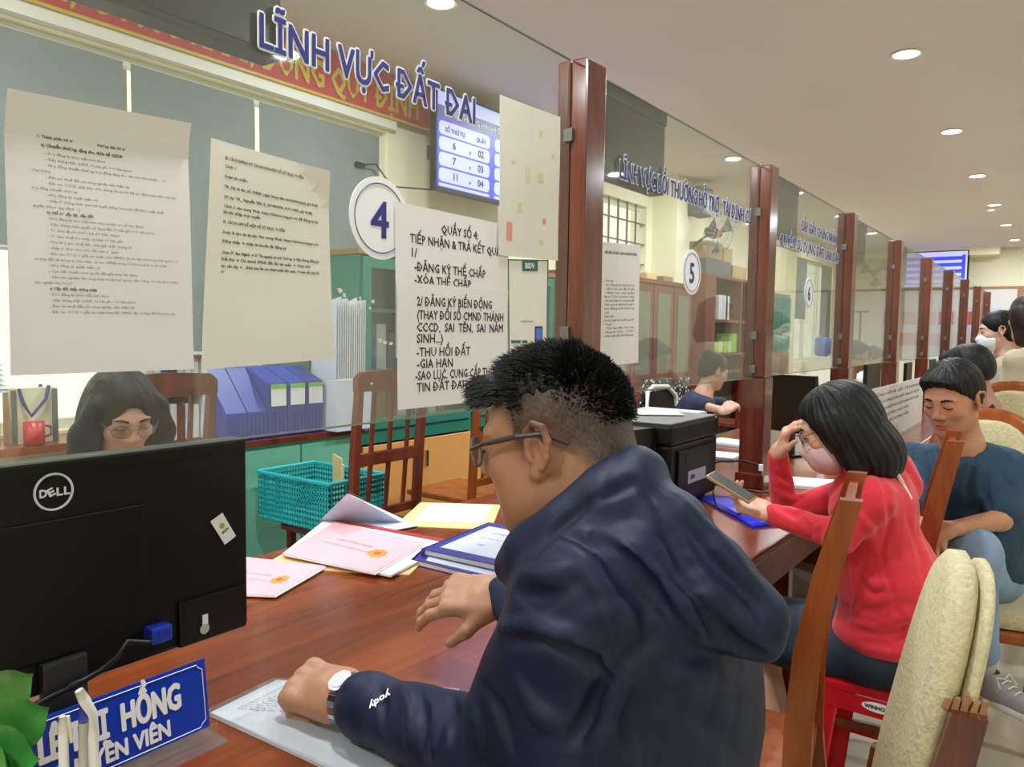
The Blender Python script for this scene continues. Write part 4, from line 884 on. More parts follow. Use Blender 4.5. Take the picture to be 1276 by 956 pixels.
# blue plastic folder and papers in front of the woman
fz = .7605; c = [PZ(x, y, fz+.004) for x, y in ((862, 616), (1008, 632), (1012, 648), (938, 658))]
fo = thing('plastic_folder', 'bright blue plastic folder under the red-jacketed woman\'s forearm', 'folder', sum(c, Vector())/4)
mat('bright_blue', (18, 52, 214), .18, coat=.5)
B().prism([Vector((p.x, p.y, fz)) for p in c][::-1], (0, 0, .005)).build('cover', 'bright_blue', fo)
sheet([c[0]+Vector((0, 0, .002)), c[1]+Vector((0, 0, .002)), c[2]+Vector((0, 0, .002)), c[3]+Vector((0, 0, .002))], wave=.006, nrm=(0, 0, 1), seed=3).build('top_flap', 'bright_blue', fo, smooth=True)
for i, (x, y, a, lab) in enumerate([(3.66, .96, .3, 'white sheets beside the woman\'s raised elbow'), (4.18, 1.62, .1, 'white papers on the counter past the second post'), (4.75, 1.72, -.2, 'white papers on the counter before the third post'), (5.6, 1.5, .2, 'white papers on the counter past the third post')]):
    o = thing('paper_stack', lab, 'papers', (x, y, .761), rz=a)
    for k in range(4): B().box(-.11+.006*random.random(), .11, -.15+.008*random.random(), .15, .0005+.004*k, .0045+.004*k).build('sheet', random.choice(['paper', 'paper_blue']), o, local=True)
# A4 board with print, on the counter behind the woman's head
bp_ = thing('tabletop_notice', 'white landscape notice board with printed lines on the counter behind the woman\'s head', 'notice', (4.3, 1.0, .76))
q4 = [PY(1076, 488, .98), PY(1150, 492, .98), PY(1152, 556, .98), PY(1078, 556, .98)]
zz = .765; xs0, xs1, zt = q4[0].x, q4[1].x, q4[0].z
for nm, mm, yy in (('board', 'paper', .98),):
    B().box(xs0, xs1, yy, yy+.004, zz, zt).build(nm, mm, bp_)
B().box(xs0, xs1, .95, 1.03, .7605, .7645).build('foot', 'sleeve', bp_)
for i, t_ in enumerate(['NHỮNG HỒ SƠ GIẤY TỜ NỘP KÈM', 'YÊU CẦU CÔNG DÂN KIỂM TRA KỸ HỒ SƠ', 'TRƯỚC KHI NỘP VÀO BỘ PHẬN MỘT CỬA', 'SAU KHI RA VỀ MỌI THẮC MẮC', 'LIÊN HỆ CÁN BỘ HƯỚNG DẪN']):
    link('lettering', text_me(t_, (zt-zz)*.05, (xs0+(xs1-xs0)*.10, .979, zt-(zt-zz)*(.16+.13*i)), bold=.03, width=(xs1-xs0)*(.8 if i < 3 else .6)), 'ink_grey', bp_)
# monitors further along
def desk_monitor(x, y, rz, tilt, label, w=.47, h=.28):
    o = thing('monitor', label, 'monitor', (x, y, .761), rz=rz); T = Matrix.Translation((0, 0, .24)) @ Matrix.Rotation(tilt, 4, 'X')
    B().bev(-w/2, w/2, -.015, .015, -h/2+.06, h/2+.06, .005).xf(T).build('housing', 'black_plastic', o, local=True)
    B().box(-w/2+.012, w/2-.012, .0155, .0165, -h/2+.075, h/2+.048).xf(T).build('screen', 'black_gloss', o, local=True)
    B().bev(-.03, .03, -.035, -.012, .01, .26, .004).build('stand_neck', 'dark_grey', o, local=True); B().bev(-.11, .11, -.09, .09, 0, .012, .004).build('stand_base', 'black_plastic', o, local=True); return o
desk_monitor(4.55, 1.32, 1.15, -.12, 'dark tilted monitor just left of the woman\'s raised hand', w=.42, h=.34)
desk_monitor(6.9, 1.33, .05, 0, 'black monitor back between the fourth and fifth posts', w=.75, h=.36); desk_monitor(8.6, 1.33, .05, 0, 'black monitor back between the fifth and sixth posts'); desk_monitor(10.2, 1.33, 0, 0, 'black monitor back beyond the sixth post')
# grey computer case past post two
o = thing('computer_case', 'light grey desktop case behind the second post', 'computer', (3.75, 1.72, .761)); B().bev(3.56, 3.78, 1.50, 1.85, .762, 1.06, .015).build('case', 'light_grey', o); B().bev(3.60, 3.74, 1.494, 1.50, .80, 1.0, .003).build('front_panel', 'mid_grey', o)
o = thing('card_holder', 'small clear stand with booklets just past the second post', 'stand', (3.98, 1.30, .761))
for i in range(4): B().bev(3.92, 4.06, 1.24+.03*i, 1.262+.03*i, .762, .86+.03*i, .002).build('booklet', ['ledger_blue', 'paper', 'spine_red', 'paper_blue'][i], o)
# wardrobes and shelves on the staff wall
o = thing('wardrobe', 'reddish wooden wardrobe with glazed upper doors behind number 5', 'wardrobe', (7.1, 3.6, .12)); wx0, wx1, wy = 5.6, 7.97, 3.40
B().box(wx0, wx1, wy, 3.88, .12, 1.95).build('carcass', 'cabinet_wood', o); B().box(wx0-.02, wx1+.02, wy-.03, 3.89, 1.95, 1.99).build('cornice', 'cabinet_wood', o)
n = 5; w = (wx1-wx0)/n
for i in range(n):
    a = wx0+i*w
    d = B().bev(a+.01, a+w-.01, wy-.02, wy, .98, 1.94, .004).build('upper_door', 'cabinet_wood', o); B().box(a+.09, a+w-.09, wy-.026, wy-.0205, 1.05, 1.86).build('glass_pane', mat('dim_glass', (120, 124, 108), .15), d)
    d = B().bev(a+.01, a+w-.01, wy-.02, wy, .16, .94, .004).build('lower_door', 'cabinet_wood', o); B().bev(a+.09, a+w-.09, wy-.030, wy-.020, .26, .84, .006).build('raised_panel', 'cabinet_wood', d)
for i, (x, h, m_) in enumerate([(6.5, .10, 'paper'), (6.85, .06, 'pale_trim'), (7.2, .08, 'folder_tan'), (7.6, .07, 'pale_trim')]):
    q = thing('paper_pile', ['white', 'low brown', 'tan', 'rightmost brown'][i]+' pile of papers on top of the reddish wardrobe', 'papers', (x, 3.6, 1.99))
    for k in range(3): B().box(x-.12+.01*random.random(), x+.12, 3.5, 3.75, 1.991+h/3*k, 1.99+h/3*(k+1)).build('bundle', m_, q)
tag(centre(B().lathe([(.04, 0), (.055, .02), (.055, .13), (.03, .17), (.028, .20)], (6.72, 3.52, 2.10), 16).build('bottle', mat('bottle_blue', (60, 110, 190), .3), smooth=True)), 'small blue bottle on the papers on the wardrobe', 'bottle')
o = thing('open_shelf', 'dark wooden open shelf unit with green boxes behind the seated clerk', 'shelf', (9.6, 3.6, .12)); sx0, sx1, sy = 8.45, 10.6, 3.42
B().box(sx0, sx0+.30, sy, 3.88, .12, 2.153).build('side_panel', 'cabinet_wood', o); B().box(sx1-.03, sx1, sy, 3.88, .12, 2.153).build('side_panel', 'cabinet_wood', o); B().box(sx0, sx1, 3.86, 3.88, .12, 2.16).build('back_panel', 'dim_glass', o)
for z in (.5, 1.0, 1.22, 1.62, 2.14): B().box(sx0+.3, sx1-.03, sy, 3.86, z-.015, z+.015).build('shelf_board', 'cabinet_wood', o)
B().box(9.6, 9.63, sy, 3.86, 1.235, 2.125).build('divider', 'cabinet_wood', o)
for i in range(5):
    x = 8.8+i*.16; tag(centre(B().bev(x, x+.14, sy+.03, sy+.25, 1.237, 1.37+.1*(i == 4), .004).build('box', mat('box_green', (150, 205, 60), .5) if i % 2 == 0 else mat('box_pale', (196, 206, 170), .5))), 'small %s box on the middle shelf, %s' % ('lime green' if i % 2 == 0 else 'pale green', ['leftmost', 'second', 'third', 'fourth', 'fifth and tallest'][i]), 'box', 'boxes on the open shelf')
o = thing('stacked_binders', 'white and blue binders on the upper shelf board', 'binders', (9.1, 3.6, 1.637))
for i in range(6): B().box(8.9+i*.06, 8.95+i*.06, sy+.02, sy+.25, 1.637, 1.93).build('binder', ['paper', 'paper', 'paper_blue', 'paper', 'dark_grey', 'paper'][i], o)
for i, (x, z, w, h, lab) in enumerate([(8.5, 2.156, .8, .18, 'long grey carton lying on the shelf unit'), (8.55, 2.338, .45, .20, 'small tan carton on top of the grey carton'), (9.02, 2.338, .30, .17, 'second tan carton, right of the small one'), (9.35, 2.156, .5, .16, 'tan carton at the right end of the shelf top')]):
    q = thing('carton', lab, 'box', (x+w/2, 3.6, z)); B().bev(x, x+w, 3.45, 3.8, z, z+h, .004).build('body', mat('carton_tan', (176, 150, 110), .7) if i else 'mid_grey', q); B().box(x, x+w, 3.60, 3.65, z+h, z+h+.001).build('tape', 'pale_trim', q)
# wall speaker
o = thing('wall_speaker', 'grey box speaker mounted on the pilaster near the ceiling', 'speaker', (8.2, 3.5, 2.82)); p = PY(874, 250, 3.5); B().bev(p.x-.16, p.x+.16, 3.42, 3.6, p.z-.18, p.z+.14, .02).build('housing', 'mid_grey', o); B().box(p.x-.13, p.x+.13, 3.415, 3.42, p.z-.15, p.z+.11).build('grille', 'dark_grey', o)
# wall fans
def wall_fan(c, face, label, r=.22):
    c = Vector(c); o = thing('wall_fan', label, 'fan', c); f = Vector(face).normalized(); q = f.to_track_quat('Y', 'Z').to_matrix().to_4x4(); T = Matrix.Translation(c) @ q
    B().lathe([(.05, -.14), (.065, -.10), (.065, -.02), (.04, 0)], (0, 0, 0), 20, axis=1).xf(T).build('motor', 'mid_grey', o, smooth=True)
    cg = B()
    for k in range(28):
        a = 2*PI*k/28; s_, c_ = math.sin(a), math.cos(a); cg.tube([(0.05*c_, .09, .05*s_), (r*.7*c_, .085, r*.7*s_), (r*c_, .03, r*s_), (r*.7*c_, -.03, r*.7*s_), (.06*c_, -.03, .06*s_)], .0022, 3, cap=False)
    for rr, yy in ((r, .03), (r*.6, .088), (r*.35, .09)): cg.tube([(rr*math.cos(a), yy, rr*math.sin(a)) for a in np.linspace(0, 2*PI, 32, endpoint=False)], .004, 4, close=True, up=(0, 1, 0))
    cg.xf(T).build('cage', 'light_grey', o, kind='stuff')
    for k in range(3):
        a = 2*PI*k/3+.4; bb = B(); P = []
        for u in np.linspace(.04, r*.88, 6):
            for g in (-1, 1): th = a+g*.42*(.6+u/r*.5); P.append((u*math.cos(th), .03+g*.015, u*math.sin(th)))
        for i in range(5): bb.add([P[2*i], P[2*i+1], P[2*i+3], P[2*i+2]], [(0, 1, 2, 3)])
        bb.xf(T).build('blade', mat('fan_blade', (96, 92, 96), .3), o)
    B().lathe([(.035, .0), (.04, .05), (.02, .075)], (0, 0, 0), 16, axis=1).xf(T).build('hub', mat('fan_red', (200, 90, 60), .4), o, smooth=True)
    w_ = B(); w_.tube([T @ Vector((0, -.12, 0)), T @ Vector((0, -.14, -.06)), Vector((c.x, min(c.y+.28, YB-.02), c.z-.12)) if f.x > -.9 else Vector((XF-.02, c.y, c.z-.12))], .016, 8); w_.build('wall_arm', 'mid_grey', o)
p = PY(893, 291, 3.35); wall_fan(p, (-.25, -.9, -.25), 'grey wall fan turned sideways above the boxes behind the second screen', .27)
p = PX(1090, 340, 17.2); wall_fan(p, (-1, -.35, -.1), 'round wall fan on the far wall between the posts', .33)
# staff woman's patterned throw and white framed chair at window five
o = thing('metal_chair', 'black staff chair with a white tubular frame and patterned cloth behind the printer', 'chair', (4.2, 2.35, .12))
pf = [PY(x, y, 2.35) for x, y in ((806, 520), (807, 488), (814, 482), (832, 482), (841, 492), (843, 505))]
B().tube(pf, .017, 8).build('frame', 'white_paint', o, smooth=True)
pb = [PY(x, y, 2.36) for x, y in ((809, 560), (809, 489), (831, 485), (840, 494), (842, 560))]
B().prism(pb, (0, .03, 0)).build('backrest', 'black_plastic', o); xx = (pb[0].x+pb[-1].x)/2; B().bev(xx-.22, xx+.22, 2.38, 2.8, .56, .62, .02).build('seat', 'black_plastic', o)
for gx in (-.2, .2):
    for yy in (2.40, 2.78): B().tube([(xx+gx, yy, .12), (xx+gx, yy, .56)], .013, 8).build('leg', 'white_paint', o)
M = mat('patterned', (30, 30, 34), .8); nt = M.node_tree; v_ = nt.nodes.new('ShaderNodeTexVoronoi'); v_.inputs['Scale'].default_value = 34; tc = nt.nodes.new('ShaderNodeTexCoord'); r = nt.nodes.new('ShaderNodeValToRGB'); r.color_ramp.elements[0].position = .30; r.color_ramp.elements[0].color = lin((222, 220, 214)); r.color_ramp.elements[1].position = .38; r.color_ramp.elements[1].color = lin((24, 24, 28))
nt.links.new(tc.outputs['Object'], v_.inputs['Vector']); nt.links.new(v_.outputs['Distance'], r.inputs[0]); nt.links.new(r.outputs[0], nt.nodes['Principled BSDF'].inputs['Base Color'])
c4 = [PY(797, 473, 2.50), PY(852, 470, 2.50), PY(856, 545, 2.42), PY(786, 545, 2.42)]
o = tag(centre(sheet(c4, wave=.02, seed=2, thick=.02).build('jacket_on_chair', 'patterned', smooth=True)), 'black and white patterned cloth draped behind the white-framed chair', 'cloth')
# far wall: hanging screen, rail, boards
ys = 17.1; a, bq = PX(1127, 314, ys), PX(1206, 358, ys); o = thing('wall_screen', 'bright blue screen hung high before the far wall', 'screen', (ys, (a.y+bq.y)/2, bq.z))
B().bev(ys, ys+.07, bq.y, a.y, bq.z, a.z, .01).build('housing', 'black_plastic', o); B().box(ys-.003, ys, bq.y+.03, a.y-.03, bq.z+.03, a.z-.03).build('display', 'screen_pale', o)
B().box(ys-.005, ys-.003, bq.y+.06, a.y-.03, bq.z+.06, a.z-.10).build('table_panel', 'screen_blue', o)
for k in range(5): B().box(ys-.007, ys-.005, bq.y+.12, a.y-.06, bq.z+.10+.125*k, bq.z+.155+.125*k).build('table_row', 'screen_pale', o)
B().tube([(ys+.03, a.y-.3, a.z), (ys+.03, a.y-.3, CEIL)], .02, 8).build('hanger', 'dark_grey', o)
B().tube([(ys+.03, bq.y+.3, a.z), (ys+.03, bq.y+.3, CEIL-.165)], .02, 8).build('hanger', 'dark_grey', o)
zr = PX(1200, 358, XF-.03).z
o = thing('notice_board', 'long brown-framed notice board with red headed posters along the far wall', 'notice board', (XF-.03, 1, 1.0)); B().box(XF-.04, XF-.01, YR+.3, 3.3, zr-.05, zr).build('frame_top', 'pale_trim', o); B().box(XF-.035, XF-.01, YR+.3, 3.3, 1.0, zr-.05).build('backing', 'paper', o)
for yv in (.85, -.6, -2.0): B().box(XF-.045, XF-.035, yv-.06, yv+.06, 1.0, zr-.05).build('frame_post', 'pale_trim', o)
for i in range(9):
    y = 3.1-i*.36; q = B().box(XF-.040, XF-.036, y-.15, y+.15, 1.15+.1*(i % 2), 2.05).build('poster', 'paper_blue' if i % 3 else 'paper_warm', o); B().box(XF-.043, XF-.040, y-.13, y+.13, 1.72, 1.98).build('poster_heading', mat('poster_red', (206, 96, 92), .6), q)
B().box(XF-.05, XF-.04, .9, 3.2, 1.30, 1.55).build('red_panel', 'poster_red', o)
o = thing('banner', 'pale blue vertical notice hanging on the staff wall near the far corner', 'notice', (15.5, YB, 1.4)); p, q = PY(1053, 372, YB-.02), PY(1062, 418, YB-.02); q.x = 17.45; p.x = 16.7; B().box(p.x, q.x, YB-.03, YB-.01, q.z, p.z).build('sheet', mat('pale_violet', (190, 192, 224), .6), o)
for k in range(7): B().box(p.x+.08, q.x-.08, YB-.033, YB-.030, p.z-.12-.11*k, p.z-.08-.11*k).build('printed_line', 'ink_grey', o)
o = thing('curtain', 'pale curtain hanging at the far window', 'curtain', (16.4, YB-.1, .12)); pts = B(); 
for i in range(25): pts.v += [(11.9+.055*i, YB-.10+.03*math.sin(i*1.3), .125), (11.9+.055*i, YB-.10+.03*math.sin(i*1.3), 2.84)]
for i in range(24): pts.f.append((2*i, 2*i+2, 2*i+3, 2*i+1))
pts.build('cloth', mat('curtain_cream', (226, 220, 186), .8), o)
B().tube([(11.8, YB-.1, 2.86), (13.4, YB-.1, 2.86)], .015, 6).build('rod', 'pale_trim', o)
o = thing('water_dispenser', 'blue topped water dispenser against the far staff wall', 'dispenser', (14.2, 3.6, .12)); B().bev(14.05, 14.4, 3.4, 3.75, .12, 1.1, .02).build('body', 'white_paint', o); B().lathe([(.08, 1.10), (.14, 1.16), (.14, 1.40), (.10, 1.44)], (14.22, 3.57, 0), 20).build('water_bottle', 'bottle_blue', o, smooth=True)
o = thing('coat_stand', 'thin dark stand against the far wall behind the fan', 'stand', (15.8, 3.3, .12)); B().tube([(15.8, 3.3, .12), (15.8, 3.3, 1.95)], .018, 8).build('pole', 'dark_grey', o); B().tube([(15.8, 3.15, 1.93), (15.8, 3.45, 1.93)], .015, 6).build('crossbar', 'dark_grey', o); B().lathe([(.18, .12), (.16, .15), (.03, .16)], (15.8, 3.3, 0), 20).build('base', 'dark_grey', o)
o = thing('cupboard', 'grey-green cupboard beside the pilaster beyond the second post', 'cupboard', (11.2, 3.6, .12)); B().bev(10.75, 11.6, 3.4, 3.85, .12, 2.05, .006).build('body', 'dim_glass', o)
for i in range(2): B().bev(10.76+.42*i, 11.17+.42*i, 3.38, 3.4, .2, 1.2, .004).build('door', 'cabinet_wood', o); B().bev(10.76+.42*i, 11.17+.42*i, 3.38, 3.4, 1.25, 2.0, .004).build('upper_door', 'teal_board', o)
# ================================================================ PEOPLE
mat('skin', (200, 150, 120), .48, attr=True, var=.05, vscale=60, bump=.06, bscale=260, sss=.12)
mat('hair_black', (13, 12, 13), .5, spec=.3, bump=.5, bscale=160, stretch=(1, 1, .10)); mat('hair_brown', (46, 30, 25), .5, spec=.3, bump=.5, bscale=160, stretch=(1, 1, .10))
mat('jacket_navy', (15, 26, 52), .55, spec=.28, var=.05, vscale=5, bump=.08, bscale=320)
mat('trousers_dark', (26, 28, 36), .8, bump=.2, bscale=300); mat('denim', (126, 150, 176), .85, var=.18, vscale=9, bump=.3, bscale=240)
mat('tee_blue', (34, 62, 86), .8, var=.06, vscale=6, bump=.15, bscale=260); mat('skirt_navy', (20, 36, 52), .8, var=.08, vscale=7, bump=.15, bscale=260)
mat('mask_pink', (212, 176, 176), .8, bump=.25, bscale=120); mat('mask_white', (220, 226, 228), .8)
mat('shirt_navy', (30, 38, 66), .8, bump=.15, bscale=260); mat('shirt_beige', (196, 184, 160), .85, bump=.2, bscale=200); mat('shirt_cream', (226, 220, 176), .85)
mat('shoe_grey', (150, 146, 146), .75, bump=.3, bscale=300); mat('sole_white', (214, 214, 210), .6); mat('sock_grey', (168, 164, 158), .9, bump=.4, bscale=300)
def ss(x, a, b): t = np.clip((x-a)/(b-a), 0, 1); return t*t*(3-2*t)
def skin_color(c, R, sc, tone, lips=(176, 96, 90), beard=None, extra=None):
    t0 = np.array(lin(tone)[:3]); lp = np.array(lin(lips)[:3]); R = np.array(R); c = np.array(c)
    def f(P):
        q = ((P-c) @ R)/sc; a, b, h = q[:, 0], q[:, 1], q[:, 2]
        col = np.tile(t0, (len(P), 1)); n = np.sin(P[:, 0]*71+P[:, 1]*53)*np.sin(P[:, 2]*67+P[:, 1]*31); col *= (1+.04*n)[:, None]
        rd = np.exp(-((np.abs(a)-.045)**2/.0007+(h+.025)**2/.0008+(b-.065)**2/.002))*.25+np.exp(-((np.abs(a)-.085)**2/.0003+(h+.0)**2/.0015+(b)**2/.001))*.3
        col = col*(1-rd[:, None]*np.array([0, .35, .35]))
        m_ = np.exp(-((a/.024)**4+((h+.058)/.010)**4))*(b > .075); col = col*(1-.75*m_[:, None])+lp*.75*m_[:, None]
        if extra is not None: col = extra(a, b, h, col, P)
        return col
    return f
def wrinkle(pts, amp=.004, fr_=55, k=2.5):
    """soft crossing folds that follow wandering directions"""
    def f(X, Y, Z):
        wx = .03*np.sin(Y*17+Z*11); wy = .03*np.sin(X*19-Z*13); u = (X+wx)*pts[0]+(Y+wy)*pts[1]+(Z+wx)*pts[2]
        n = np.sin(u*fr_)+.5*np.sin(u*fr_*1.9+1.2+4*wx/.03)
        g = .5+.5*np.sin(X*13+Y*9+1)*np.sin(Z*15-Y*7)
        return amp*n*g
    return f
def strokes(s, bvh, curves):
    """folds and seams drawn on the cloth: each curve is a run of picture points dropped onto the surface"""
    for (pts, r, h, kind) in curves:
        hits = []
        P2 = []
        for i in range(len(pts)-1):
            for t in np.linspace(0, 1, 5, endpoint=False): P2.append((pts[i][0]*(1-t)+pts[i+1][0]*t, pts[i][1]*(1-t)+pts[i+1][1]*t))
        P2.append(pts[-1])
        for (x, y) in P2:
            loc, n, _, _ = bvh.ray_cast(Vector((0, 0, CAM_H)), ray(x, y))
            if loc is None: hits.append(None); continue
            if n.dot(ray(x, y)) > 0: n = -n
            hits.append(loc+n*((r-h) if kind == 'groove' else -(r-h)))
        N = len(hits)
        for i in range(N-1):
            if hits[i] is None or hits[i+1] is None or (hits[i]-hits[i+1]).length > .06: continue
            w = lambda q: r*(.45+.55*math.sin(PI*min(1, max(0, q/(N-1)))))
            s.cap(tuple(hits[i]), tuple(hits[i+1]), w(i), w(i+1), k=.009, op='sub' if kind == 'groove' else 'add')
def bbox(pts, m_): P = np.array([tuple(p) for p in pts]); return P.min(0)-m_, P.max(0)+m_
def glasses(root, c, R, sc, m='frame_clear', r=.0016, wv=1.0, tr=1.0):
    L_ = lambda p: Vector(np.array(c)+np.array(R) @ (np.array(p)*sc)); g_ = B().tube([L_((-.008, .108, .012)), L_((0, .110, .015)), L_((.008, .108, .012))], r, 6)
    o = g_.build('glasses_bridge', m, root)
    for g in (-1, 1):
        ring = [L_((g*(.033+.025*math.cos(t)), .106-.010*abs(math.cos(t)+1 if False else 0)-.006*(1+math.cos(t))/2*1.6, .006+.019*math.sin(t))) for t in np.linspace(0, 2*PI, 24, endpoint=False)]
        B().tube(ring, r, 6, close=True).build('glasses_rim', m, o); B().prism([p for p in ring], tuple(Vector(R[:, 1])*.0008)).build('lens', 'lens', o)
        B().tube([L_((g*.058, .097, .012)), L_((g*.072, .075, .016)), L_((g*.085, .02, .020)), L_((g*.0845, -.015, .019)), L_((g*.082, -.045, .002))], [r*1.2*tr, r*1.5*tr, r*1.8*tr, r*1.8*tr, r*1.7*tr], 8).build('glasses_temple', 'temple_dark' if m == 'frame_clear' else m, o)
mat('frame_clear', (120, 112, 110), .25); mat('temple_dark', (62, 50, 48), .3); mat('frame_thin', (120, 120, 120), .2, metal=.6)

# ---------------------------------------------------------------- the man in the navy jacket
hc = PD(693, 553, 1.105); hR = fr((-.25, .95, -.20), roll=.03); hs = 1.09
man = thing('person', 'man with spiky black hair and glasses in a navy hooded jacket, reaching over the counter', 'person', (.93, .45, 0))
nb = Vector((.93, .49, 1.17))
Wl = PD(437, 872, 1.27); Wr = PD(632, 742, 1.47)
Sl, El = Vector((.805, .47, 1.12)), PD(628, 945, 1.04); Sr, Er = Vector((1.07, .50, 1.12)), Vector((1.14, .74, .90))
s = SDF((.66, .30, .66), (1.29, 1.27, 1.46), .0030)
sdf_head(s, np.array(hc), hR, hs, neck=nb, nr=.060)
s.frame(hc, hR, hs); s.cap((-.012, -.052, -.03), (-.012, -.075, -.12), .056, .064, k=.03); s.ell((0, .01, -.075), (.062, .055, .045), k=.03)
for g in (-1, 1): s.ell((g*.047, .03, -.055), (.026, .035, .035), k=.03)
s.frame()
s.chain([nb, (.93, .47, 1.02), (.93, .47, .80)], [.075, .12, .11], k=.04)
for (a, b_, c_) in ((Sl, El, Wl), (Sr, Er, Wr)): s.cap(a, b_, .05, .042, k=.03); s.cap(b_, c_, .042, .029, k=.02)
hdl = (PD(352, 850, 1.36)-Wl).normalized()
sdf_hand(s, Wl+hdl*.015, hdl+Vector((0, 0, .05)), (-.45, -.1, .9), side=1, curls=[(1.15, 1.25, .7), (1.25, 1.3, .8), (1.3, 1.35, .8), (1.35, 1.4, .8)], spread=.02, sc=1.28, thumb=(.25, .8, -.75))
s.cap(Wl+hdl*-.05, Wl+hdl*.05, .033, .036, k=.02)
hdr = (PD(510, 748, 1.53)-Wr).normalized()
sdf_hand(s, Wr+hdr*.015, hdr+Vector((0, 0, .06)), (-.55, .0, .85), side=-1, curls=[(.30, .35, .3), (.38, .35, .3), (.45, .4, .3), (.55, .45, .3)], spread=.09, sc=1.22, thumb=(.62, .75, -.35))
hair_c = np.array(lin((34, 26, 24))[:3])
def fade(a, b, h, col, P):
    line = np.where(b > .03, .045+(b-.03)*.9, np.where(b > -.02, .028, .028-(-.02-b)*1.05)); line = np.maximum(line, -.055)
    m_ = ss(h, line-.030, line+.012)*.82+ss(h, line+.012, line+.05)*.20; sb = np.exp(-((b-.022)**2/.00012+(h-.012)**2/.0006))*(np.abs(a) > .055)*.45
    m_ = np.clip(m_+sb, 0, .93); n = 1+.10*np.random.default_rng(2).normal(size=len(P)); m_ = np.clip(m_*n, 0, .95)[:, None]
    return col*(1-m_)+hair_c*m_
link('body', s.mesh(color=skin_color(hc, hR, hs, (168, 120, 90), extra=fade), smooth=1), 'skin', man)
glasses(man, hc, hR, hs, r=.0022)
Rm = np.array(hR); LH = lambda p: Vector(np.array(hc)+Rm @ (np.array(p)*hs))
eyebrow_lash(man, hc, hR, hs)
# hair: dense top with spikes
h = SDF(np.array(hc)-.17, np.array(hc)+.17, .003); h.frame(hc, hR, hs); h.ell((0, -.008, .042), (.078, .098, .082), k=0); h.ell((0, .056, .088), (.052, .034, .022), k=.02)
h.cut((0, 0, .064), (0, .0, -1), k=.02); h.cut((0, -.02, .075), (0, -.75, -.66), k=.02) if False else None
h.frame(); h.disp(lambda X, Y, Z: .0022*np.sin(X*310+Z*120)*np.sin(Y*280+Z*90))
hm = link('hair', h.mesh(smooth=0), 'hair_black', man)
b = B(); rr = random.Random(11)
def spike(p, d, L, r, side):
    q = p+d*L*.55; t_ = p+d*L+Vector((0, 0, -.12*L)); n = len(b.v)
    for c_, rad in ((p, r), (q, r*.75)):
        u = d.cross(side).normalized(); w = d.cross(u)
        for j in range(3): an = 2*PI*j/3; b.v.append(tuple(c_+u*math.cos(an)*rad+w*math.sin(an)*rad))
    b.v.append(tuple(t_)); b.f += [(n+i, n+(i+1) % 3, n+3+(i+1) % 3, n+3+i) for i in range(3)]+[(n+3+i, n+3+(i+1) % 3, n+6) for i in range(3)]
for i in range(11000):
    th = rr.uniform(0, 2*PI); ph = math.acos(rr.uniform(-.25, 1)); v = Vector((math.sin(ph)*math.cos(th), math.sin(ph)*math.sin(th), math.cos(ph)))
    p = (v.x*.077, v.y*.095-.010, v.z*.085+.040); hh = p[2]; bb_ = p[1]
    line = .045+(bb_-.03)*.9 if bb_ > .03 else (.028 if bb_ > -.02 else max(.028-(-.02-bb_)*1.05, -.05))
    if bb_ < .01: line += .030*min(1, max(0, (abs(p[0])-.025)/.035))
    if hh < line+.004: continue
    dens = min(1, (hh-line)/.05)
    if rr.random() > dens**1.2-.08: continue
    L = (.003+.017*dens**2)*(1+.7*max(0, bb_)/.09*(dens > .6))*rr.uniform(.6, 1.2)*(.55 if v.y < -.45 else 1)
    d = Vector((v.x*.7+rr.gauss(0, .14), v.y*.75+.55*(1 if v.y > -.3 else .1)*dens+rr.gauss(0, .14), v.z*.8+.10+rr.gauss(0, .12))).normalized()
    if bb_ > .05: d = Vector((v.x*.6, 1.0, v.z*.2-.05+rr.gauss(0, .12))).normalized()
    wd_ = Vector(Rm @ np.array(d)); spike(LH(p), wd_, L*hs, .0013, Vector((.3, .2, .9)))
for i in range(1300):
    p = (rr.uniform(-.062, .062), rr.uniform(.066, .094), rr.uniform(.078, .106)); d = Vector((p[0]*3+rr.gauss(0, .2), 1, rr.uniform(-.35, .45))).normalized()
    spike(LH((p[0], p[1]-max(0, abs(p[0])-.03)*.8, p[2]-abs(p[0])*.25)), Vector(Rm @ np.array(d)), rr.uniform(.014, .027)*hs, .0013, Vector((.3, .2, .9)))
b.build('hair_spikes', 'hair_black', man, kind='stuff')
G, Rg = 'groove', 'ridge'
